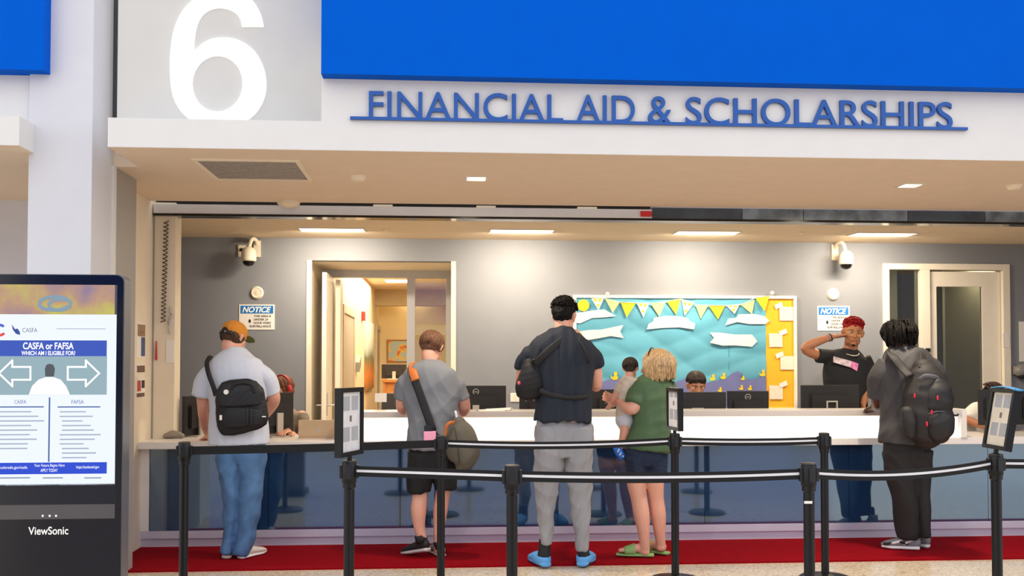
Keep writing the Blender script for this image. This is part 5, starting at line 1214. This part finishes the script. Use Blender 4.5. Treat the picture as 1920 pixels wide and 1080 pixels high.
union('bodysuit', [b_.rings(T), b_.limb([(1192, 717, -.01, .034), (1199, 716, -.05, .034)], cap='flat'), b_.limb([(1164, 722, 0, .034), (1158, 735, .0, .033)], cap='flat')], M_on, b_.root, .006, 4, .006, 16, seed=15)
union('diaper_cover', [b_.rings([(1155, 1192, 776, .074), (1154, 1192, 790, .075), (1160, 1188, 800, .06)], cap='round')], mat('cover_white', (214, 218, 228), 0.9), b_.root, .006, 3)
hair_shell(b_, [((0, -.02, .05), (.084, .096, .08)), ((0, -.05, .0), (.07, .055, .045))], mat('hair_dark_brown', (48, 33, 27), 0.6, var=0.3, vscale=40), combed(b_, 200, (0, -.02, .04), (.086, .1, .088), .05, 1.5, .6, .006, 6))
a = b_.S(1156, 840, -.03); c2 = b_.S(1167, 858, -.05)
r = mesh('shoe', *tube_vf([a, (a+c2)/2, c2], [(.028, .022), (.034, .026), (.028, .02)], 12, (0, 1, 0), 4), mat('baby_shoe_blue', (30, 110, 214), 0.6, var=0.4, vscale=40), b_.root, True)
for i in range(5):
    p = a.lerp(c2, .15+.17*i)+Vector((.008*(-1)**i, -.026, 0)); V, Fc = ell_vf(tuple(p), (.007, .004, .007), n=8, k=6); mesh('shoe_dot', V, Fc, M_paper, r, True)

# ---------------------------------------------------------------- man with backpack
fy = atz(1695, 1031, GZ).y
f = Fig(1695, 1031, fy, 'person in charcoal shirt and black trousers wearing a large backpack')
T = [(1669, 1714, 652, .066, .03), (1656, 1730, 662, .092, .02), (1646, 1748, 676, .118, .01), (1644, 1756, 700, .134), (1651, 1754, 740, .14), (1652, 1750, 780, .146), (1650, 1746, 812, .15), (1650, 1744, 832, .15)]
Lg = [(1656, 1712, 845, .125), (1664, 1715, 890, .122), (1674, 1717, 930, .112), (1680, 1717, 970, .104), (1683, 1719, 998, .1), (1686, 1716, 1010, .09)]
Rg = [(1702, 1744, 845, .12), (1706, 1742, 890, .115), (1711, 1741, 940, .104), (1715, 1740, 985, .096), (1717, 1741, 1004, .09)]
PV = [(1656, 1742, 815, .13), (1654, 1744, 850, .135), (1668, 1738, 875, .11)]
wl = atz(1640, 762, 1.12); 
f.head(1684, 634, .05, yaw=-32, pitch=6, neck=f.S(1690, 664, .02))
f.add(f.rings(T[1:], .78), f.rings(PV, .68), f.rings(Lg, .72), f.rings(Rg, .72))
f.add(f.limb([(1662, 690, .02, .045), (1645, 730, .05, .052), (1645, 756, .12, .046), (1642, 762, .3, .04), (wl, .028)]))
f.add(f.limb([(1740, 690, .02, .045), (1760, 725, .05, .052), (1762, 760, .1, .046), (1745, 765, .3, .04), (1730, 762, .45, .028)]))
f.hand(wl, (0.1, 0.95, -0.2), (0, 0, -1), side=1, curl=0.4); f.hand(f.S(1730, 762, .45), (-0.5, 0.8, 0), (0, 0, -1), side=-1, curl=0.4)
for p in ((1704, 990, .0), (1730, 988, .06)): f.add(f.limb([(p[0], p[1], p[2], .035), (p[0]+2, p[1]+14, p[2], .03)]))
f.skin(SK_D)
M_ch = mat('charcoal_cloth', (62, 60, 62), 0.7, var=0.1, bump=0.15, bscale=300)
union('shirt', [f.rings(T), f.limb([(1662, 680, 0, .066), (1648, 706, .02, .076), (1645, 745, .07, .08)], cap='flat'), f.limb([(1740, 680, 0, .066), (1756, 706, .02, .074), (1761, 738, .06, .076)], cap='flat')], M_ch, f.root, .008, 4, .015, 8, (1.2, 1, .9), seed=31)
union('trousers', [f.rings(Lg), f.rings(Rg), f.rings(PV, .93, kd=.9)], mat('black_trousers_cloth', (30, 27, 28), 0.8, var=0.15, bump=0.15, bscale=300), f.root, .008, 4, .016, 10, (1.2, 1, 1), seed=33)
M_sw = mat('sneaker_white', (226, 224, 222), 0.5, var=0.02); M_sgr = mat('sneaker_mid_grey', (130, 130, 134), 0.6)
for a, b in ((f.S(1723, 1030, -.02), Vector((-.255, .10, 0))), (f.S(1741, 1027, .05), Vector((-.17, .22, 0)))):
    a.z = GZ; r = shoe(f, a, a+b, M_sgr, M_sw, w=.05, h=.088, sole_h=.034, mcol=M_sw); d = b.normalized(); s_ = Vector((d.y, -d.x, 0)); L = b.length
    s_ = s_ if s_.y < 0 else -s_
    for u0, u1, z0, z1, m in ((.1, .42, .095, .05, M_sw), (.45, .72, .075, .05, M_sw), (.3, .55, .05, .068, M_skb), (.72, .95, .052, .045, M_skb)):
        p = [a+d*(u0*L)+s_*.040+Vector((0, 0, z0)), a+d*((u0+u1)/2*L)+s_*.048+Vector((0, 0, (z0+z1)/2)), a+d*(u1*L)+s_*.044+Vector((0, 0, z1))]
        V, Fc = tube_vf(p, [(.010, .005)]*3, 8, tuple(s_), 3); mesh('overlay', V, Fc, m, r, True)
def dreads(fig, n, seed, rad=.0085):
    g = random.Random(seed); M = fig.H; out = []
    for i in range(n):
        ph = g.uniform(0, 2*math.pi); th = math.acos(1-g.random()*.95); x, y = math.cos(ph), math.sin(ph)
        st = Vector((.078*math.sin(th)*x, -.012+.094*math.sin(th)*y, .03+.092*math.cos(th))); ov = Vector((x, y, 0))*(.03+.055*math.sin(th)*g.uniform(.6, 1.15))
        end = Vector((.108*x*g.uniform(.75, 1.05), -.015+.118*y*g.uniform(.75, 1.05), g.uniform(-.075, -.01)))
        if end.y > .06: end.z = max(end.z, .02)
        mid = st+ov*.5+Vector((0, 0, .03)); m2 = mid.lerp(end, .55)+ov*.18
        out.append(tube_vf([M @ v for v in (st, mid, m2, end)], [rad, rad*1.05, rad, rad*.75], 6, sub=3))
    return out
hair_shell(f, [((0, -.014, .045), (.088, .104, .09)), ((0, -.045, -.0), (.08, .07, .06))], M_blk, dreads(f, 130, 8), wrinkle=.012, wf=28, wdir=(1.6, 1.6, .5))
# backpack
bp_ = empty('backpack', f.S(1735, 830, -.2), 'large black backpack with red zip pulls on the person in charcoal', 'backpack')
M_bk = mat('backpack_black', (38, 35, 35), 0.65, var=0.15, bump=0.25, bscale=220); M_rd = mat('zip_red', (222, 30, 70), 0.5); M_bk2 = mat('backpack_dark', (30, 29, 32), 0.6)
secs = [(1712, 1746, 687, .07, -.18), (1704, 1760, 698, .10, -.19), (1699, 1772, 722, .125, -.2), (1696, 1780, 755, .135, -.21), (1697, 1782, 790, .135, -.21), (1702, 1776, 815, .12, -.2), (1712, 1765, 824, .09, -.19)]
union('main_compartment', [f.rings(secs, cap='round')], M_bk, bp_, .009, 5, .010, 8, seed=19)
secs = [(1742, 1772, 718, .05, -.30), (1736, 1784, 732, .07, -.31), (1734, 1787, 758, .075, -.31), (1738, 1784, 772, .06, -.3)]
union('upper_pocket', [f.rings(secs, cap='round')], M_bk2, bp_, .008, 4, .006, 8, seed=20)
secs = [(1738, 1786, 774, .07, -.31), (1736, 1789, 790, .08, -.32), (1738, 1786, 812, .075, -.31), (1746, 1778, 822, .05, -.3)]
union('front_pocket', [f.rings(secs, cap='round')], M_bk2, bp_, .008, 4, .005, 8, seed=21)
secs = [(1688, 1712, 770, .05, -.28), (1690, 1716, 795, .06, -.28), (1696, 1714, 815, .05, -.27)]
union('side_pocket', [f.rings(secs, cap='round')], M_bk, bp_, .008, 4, .006, 10, seed=22)
strip('grab_loop', [f.S(1724, 712, -.31), f.S(1735, 705, -.33), f.S(1750, 706, -.33), f.S(1760, 710, -.31)], .016, .006, mat('backpack_grey_web', (90, 90, 96), 0.6), bp_)
strip('shoulder_strap', [f.S(1706, 705, -.25), f.S(1692, 690, -.18), f.S(1677, 672, -.13), f.S(1668, 662, -.06), f.S(1665, 664, .03), f.S(1662, 690, .12)], .034, .008, M_bk, bp_)
strip('shoulder_strap', [f.S(1728, 692, -.25), f.S(1730, 680, -.18), f.S(1730, 666, -.10), f.S(1729, 660, -.03), f.S(1728, 668, .08)], .034, .008, M_bk, bp_)
strip('zip_seam', [f.S(1741, 776, -.365), f.S(1762, 771, -.385), f.S(1783, 776, -.365)], .004, .003, MATS['backpack_grey_web'], bp_)
for px, py, dy in ((1715, 742, -.33), (1758, 746, -.385), (1778, 741, -.365), (1747, 773, -.372), (1738, 795, -.375)):
    q = f.S(px, py, dy); V, Fc = tube_vf([q+Vector((0, 0, .012)), q-Vector((0, 0, .012))], [.007, .008], 8); mesh('zip_pull', V, Fc, M_rd, bp_, True)
strip('logo_patch', [f.S(1779, 790, -.382), f.S(1782, 797, -.38), f.S(1779, 806, -.38)], .012, .004, M_rd, bp_)
strip('side_buckle', [f.S(1787, 778, -.3), f.S(1794, 779, -.3), f.S(1797, 776, -.3)], .008, .004, M_black, bp_)

# ---------------------------------------------------------------- staff behind the counter
def stool(x, y, label, zs=.5):
    t = empty('office_stool', (x, y, 0), label, 'stool', 'stools behind the counter'); T_ = Matrix.Translation((x, y, 0))
    lathe('seat', [(.05, zs-.07), (.2, zs-.06), (.215, zs-.03), (.2, zs), (.02, zs)], M_black, t, T_, 24)
    lathe('column', [(.025, .05), (.025, zs-.06)], M_alu, t, T_, 14); lathe('base', [(.02, 0), (.27, 0), (.27, .02), (.04, .055)], M_black, t, T_, 24)
def legs_standing(f, x, y, hipz, m, ms):
    pr = []
    for q in (-1, 1): pr.append(tube_vf([(x+q*.09, y, hipz+.02), (x+q*.1, y-.01, .5), (x+q*.1, y+.02, .1)], [.095, .075, .06], 16, (0, 1, 0), 4, cap='flat'))
    pr.append(tube_vf([(x, y, hipz+.15), (x, y, hipz-.02)], [(.17, .12), (.175, .12)], 20, (0, 1, 0), 2, cap='flat'))
    f.body += [tube_vf([(x+q*.1, y, hipz), (x+q*.1, y, .1)], [.06, .045], 10) for q in (-1, 1)]
    union('trousers', pr, m, f.root, .012, 4)
    for q in (-1, 1): shoe(f, Vector((x+q*.1, y+.07, 0)), Vector((x+q*.12, y-.2, 0)), M_skb, M_wsol)
# standing clerk with red hair
YS = 9.0
f = Fig(1592, 700, YS, 'person with short red hair, glasses and black printed T-shirt behind the counter', base=0)
x0 = f.S(1585, 760).x
T = [(1581, 1609, 655, .062, .0), (1569, 1619, 661, .08), (1552, 1631, 672, .106), (1544, 1634, 692, .118), (1544, 1628, 730, .118), (1541, 1625, 775, .12), (1541, 1625, 815, .125)]
f.head(1599, 625, -.05, yaw=192, pitch=4, roll=-6, neck=f.S(1594, 660, 0), size=1.1)
f.add(f.rings(T[1:], .78))
w1 = f.S(1562, 631, -.06); w2 = f.S(1619, 757, -.12)
f.add(f.limb([(1566, 670, 0, .044), (1530, 664, -.02, .05), (1509, 653, -.05, .043), (1532, 641, -.06, .04), (w1, .027)]))
f.add(f.limb([(1619, 674, 0, .044), (1629, 705, -.0, .047), (1627, 728, -.02, .04), (1622, 745, -.08, .035), (w2, .027)]))
f.hand(w1, (0.9, 0.0, 0.02), (0.1, 0.2, 0.9), side=-1, curl=0.7); f.hand(w2, (-0.1, -0.3, -0.9), (-1, 0, 0), side=1, curl=0.3)
legs_standing(f, x0, YS, .88, mat('dark_trousers', (40, 40, 46), 0.8), None)
f.skin(SK_B); f.eyes()
M_bt = mat('black_tee_cloth', (18, 20, 24), 0.8, var=0.12, bump=0.12, bscale=300)
union('tshirt', [f.rings(T), f.limb([(1564, 668, 0, .06), (1546, 668, -.01, .066), (1532, 667, -.02, .066)], cap='flat'), f.limb([(1620, 670, 0, .06), (1628, 690, 0, .066), (1629, 711, -.01, .066)], cap='flat')], M_bt, f.root, .008, 5, .010, 9, seed=24)
for (u, c_, nm) in ((0, (214, 196, 200), 'shirt_print'), (1, (232, 130, 180), 'shirt_print')):
    P = ((1563, 668), (1596, 677), (1595, 689), (1562, 679)) if u == 0 else ((1596, 677), (1610, 682), (1607, 696), (1595, 689))
    V = []; Nn = 5
    for i in range(Nn+1):
        for j in range(2):
            a = i/Nn; pt_ = (P[0][0]+(P[1][0]-P[0][0])*a if j == 0 else P[3][0]+(P[2][0]-P[3][0])*a, P[0][1]+(P[1][1]-P[0][1])*a if j == 0 else P[3][1]+(P[2][1]-P[3][1])*a)
            xx = (pt_[0]-1589)/45; V.append(f.S(pt_[0], pt_[1], -.136*math.sqrt(max(.1, 1-xx*xx*.75))))
    mesh(nm, V, [(2*i, 2*i+1, 2*i+3, 2*i+2) for i in range(Nn)], mat('print_%d' % u, c_, 0.7, var=0.35, vscale=35), f.root)
    bpy.data.objects[-1] if False else None
M_red = mat('hair_red', (140, 16, 22), 0.7, var=0.7, vscale=40, spec=0.2)
hair_shell(f, [((0, -.02, .066), (.082, .096, .07))], M_red, curls(f, 160, (0, -.012, .062), (.084, .1, .076), 1.25, .008, 9), wrinkle=.012, wf=34, wdir=(1, 1, 1))
for q in (-1, 1):
    V, Fc = tube_vf([f.H @ Vector((q*.034+.025*math.cos(t), .1-.004*abs(math.cos(t)), .004+.021*math.sin(t))) for t in np.linspace(0, 6.283, 15)], [.0022]*15, 6, sub=1); g_ = mesh('glasses_rim', V, Fc, mat('gold_metal', (210, 180, 110), 0.3, metal=0.8), f.root, True)
    strip('glasses_temple', [f.H @ Vector((q*.06, .096, .008)), f.H @ Vector((q*.078, .06, .012)), f.H @ Vector((q*.084, .0, .014))], .002, .002, MATS['gold_metal'], f.root)
V, Fc = tube_vf([f.H @ Vector((-.01, .101, .008)), f.H @ Vector((.01, .101, .008))], [.002]*2, 6, sub=1); mesh('glasses_bridge', V, Fc, MATS['gold_metal'], f.root, True)
V, Fc = ell_vf((0, .075, -.095), (.016, .014, .013), f.H); mesh('goatee', V, Fc, M_blk, f.root, True)
c = f.S(1594, 661, -.03); V, Fc = tube_vf([Vector((c.x+.074*math.sin(t), c.y+.012-.118*math.cos(t), c.z+.05-.08*(1+math.cos(t))/2)) for t in np.linspace(-2.6, 2.6, 23)], [.0048]*23, 6, sub=1)
mesh('necklace', V, Fc, mat('pearl_chain', (222, 214, 190), 0.3, metal=0.4), f.root, True)
for k, c_ in enumerate(((40, 40, 60), (150, 140, 150))):
    e_d = (f.S(1532, 641, -.06)-w1).normalized(); cc = w1+e_d*(.025+.02*k); bx = e_d.orthogonal().normalized(); cx_ = e_d.cross(bx)
    V, Fc = tube_vf([cc+bx*.034*math.cos(t)+cx_*.034*math.sin(t) for t in np.linspace(0, 6.283, 17)], [.005]*17, 6, sub=1); mesh('bracelet', V, Fc, mat('bracelet%d' % k, c_, 0.4), f.root, True)

def seated(px, hy, Y, label, skin, yaw, pitch, Tm, tsecs, cloth='shirt', roll=0, size=1.0, arm=None, zseat=.52):
    f = Fig(px, hy, Y, label, base=0); f.head(px, hy, 0, yaw, pitch, roll, size, neck=f.S(px, hy+27, .03))
    x = f.S(px, hy).x; z = f.S(px, hy).z-.2
    if tsecs is None:
        P = [Vector((x, Y+.03, z+.05)), Vector((x, Y+.03, z)), Vector((x, Y+.03, z-.06)), Vector((x, Y+.04, z-.25)), Vector((x, Y+.04, zseat))]; R = [(.07, .06), (.13, .09), (.195, .115), (.19, .12), (.18, .14)]
    else: P, R = tsecs(f)
    tv = tube_vf(P, R, 22, (0, 1, 0), 4, cap='flat'); f.add(tube_vf(P, np.array(R)*.85, 22, (0, 1, 0), 4, cap='flat'))
    sl = [tv]; xs_ = P[2].x
    for q in (-1, 1):
        sh_ = Vector((xs_+q*.17, Y+.03, z-.03)); el = Vector((xs_+q*.23, Y-.1, z-.28)); wr_ = Vector((xs_+q*.14, 8.55, ZT+.045)) if q != arm else Vector((xs_+q*.3, 8.4, ZT+.045))
        if q == arm: el = Vector((xs_+q*.27, Y-.2, ZT+.09))
        f.add(tube_vf([sh_, el, wr_], [.052, .043, .027], 12, sub=4)); f.hand(wr_, (-q*.2, -1, 0), (0, 0, -1), side=q, curl=.4)
        sl.append(tube_vf([sh_, sh_.lerp(el, .75)], [.066, .064], 14, sub=1, cap='flat'))
    th = []
    for q in (-1, 1):
        th.append(tube_vf([(xs_+q*.09, Y+.02, zseat+.03), (xs_+q*.11, Y-.38, zseat+.02), (xs_+q*.11, Y-.42, zseat-.08), (xs_+q*.11, Y-.36, .08)], [.09, .075, .07, .05], 14, sub=4))
        f.add(tube_vf([(xs_+q*.09, Y+.02, zseat+.06), (xs_+q*.11, Y-.36, zseat+.02), (xs_+q*.11, Y-.36, .08)], [.05, .05, .035], 10))
    f.skin(skin); union(cloth, sl, Tm, f.root, .01, 5, .01, 9, seed=int(px)); union('trousers', th, mat('dark_trousers', (40, 40, 46), 0.8), f.root, .012, 4)
    for q in (-1, 1): shoe(f, Vector((xs_+q*.11, Y-.28, 0)), Vector((xs_+q*.12, Y-.54, 0)), M_skb, M_wsol)
    stool(xs_, Y+.05, 'black office stool under '+label.split(',')[0], zseat-.045)
    return f
f = seated(529, 731, 9.15, 'seated clerk with auburn hair and red headband, behind the left desk', SK_L, 215, 14, mat('vest_taupe', (132, 118, 104), 0.8, var=0.1), None, 'vest')
hair_shell(f, [((0, -.02, .045), (.088, .102, .086)), ((0, -.05, -.02), (.085, .07, .07))], mat('hair_auburn', (122, 72, 46), 0.55, var=0.25, vscale=40), combed(f, 260, (0, -.018, .03), (.09, .104, .095), .05, 1.6, .8, .0065, 12))
V, Fc = tube_vf([f.H @ Vector((.092*math.cos(t), -.02, .04+.096*math.sin(t))) for t in np.linspace(-.2, 3.34, 15)], [(.010, .005)]*15, 8, sub=1); mesh('headband', V, Fc, MATS['red_plastic'], f.root, True)
V, Fc = tube_vf([f.H @ Vector((-.09, -.0, .03)), f.H @ Vector((-.098, -.0, .0))], [.022, .022], 12, sub=1); mesh('ear_cup', V, Fc, MATS['red_plastic'], f.root, True)
xs_ = f.S(552, 765).x
V, Fc = tube_vf([(f.S(529, 731).x+.17, 9.18, f.S(529, 731).z-.27), (f.S(529, 731).x+.21, 9.1, f.S(529, 731).z-.36), (f.S(529, 731).x+.21, 9.02, f.S(529, 731).z-.46)], [.05, .06, .058], 14); mesh('sleeve', V, Fc, M_paper, f.root, True)
f = seated(1305, 724, 9.2, 'seated clerk with short dark hair, mostly hidden behind a monitor', SK_M, 178, 16, mat('clerk_blue', (70, 84, 110), 0.8), None); f.eyes()
hair_shell(f, [((0, -.02, .06), (.086, .1, .082)), ((0, .045, .085), (.06, .045, .03))], mat('hair_dark_brown', (48, 33, 27)), combed(f, 280, (0, -.014, .05), (.088, .102, .088), .05, 1.3, .6, .0065, 14))
f = seated(1861, 742, 9.05, 'seated clerk with dark braids and white T-shirt, head bent low', SK_B, 165, 42, mat('white_tee_cloth', (226, 222, 216), 0.85, var=0.03), lambda f_: ([Vector((f_.S(1850, 760).x, 9.08, f_.S(1850, 758).z)), Vector((f_.S(1846, 765).x, 9.08, f_.S(1846, 768).z)), Vector((f_.S(1844, 780).x, 9.08, f_.S(1844, 782).z)), Vector((f_.S(1844, 800).x, 9.1, f_.S(1844, 815).z)), Vector((f_.S(1846, 800).x, 9.1, .52))], [(.07, .06), (.14, .09), (.19, .115), (.18, .12), (.18, .14)]), arm=-1)
g = random.Random(3); br = []
for i in range(9):
    a = -.075+.15*i/8; P = []
    for t in np.linspace(-.5, 2.6, 22): P.append(f.H @ Vector((a*(.75+.35*math.sin(max(0, t))), -.012-.1*math.cos(math.pi-t)*1.0, .03+math.sqrt(max(0.1, 1-(a/.09)**2))*.095*math.sin(max(-.2, t)))))
    for k, p in enumerate(P): br.append(ell_vf(tuple(p), (.010, .010, .0085), n=8, k=6))
V, Fc = join_vf(br)
o = hair_shell(f, [((0, -.018, .042), (.08, .098, .085)), ((0, -.05, .0), (.075, .06, .06))], M_blk, wrinkle=0); b2 = mesh('braids', V, Fc, mat('braid_brown', (66, 44, 32), 0.6, var=0.3, vscale=60), o, True); b2['kind'] = 'stuff'
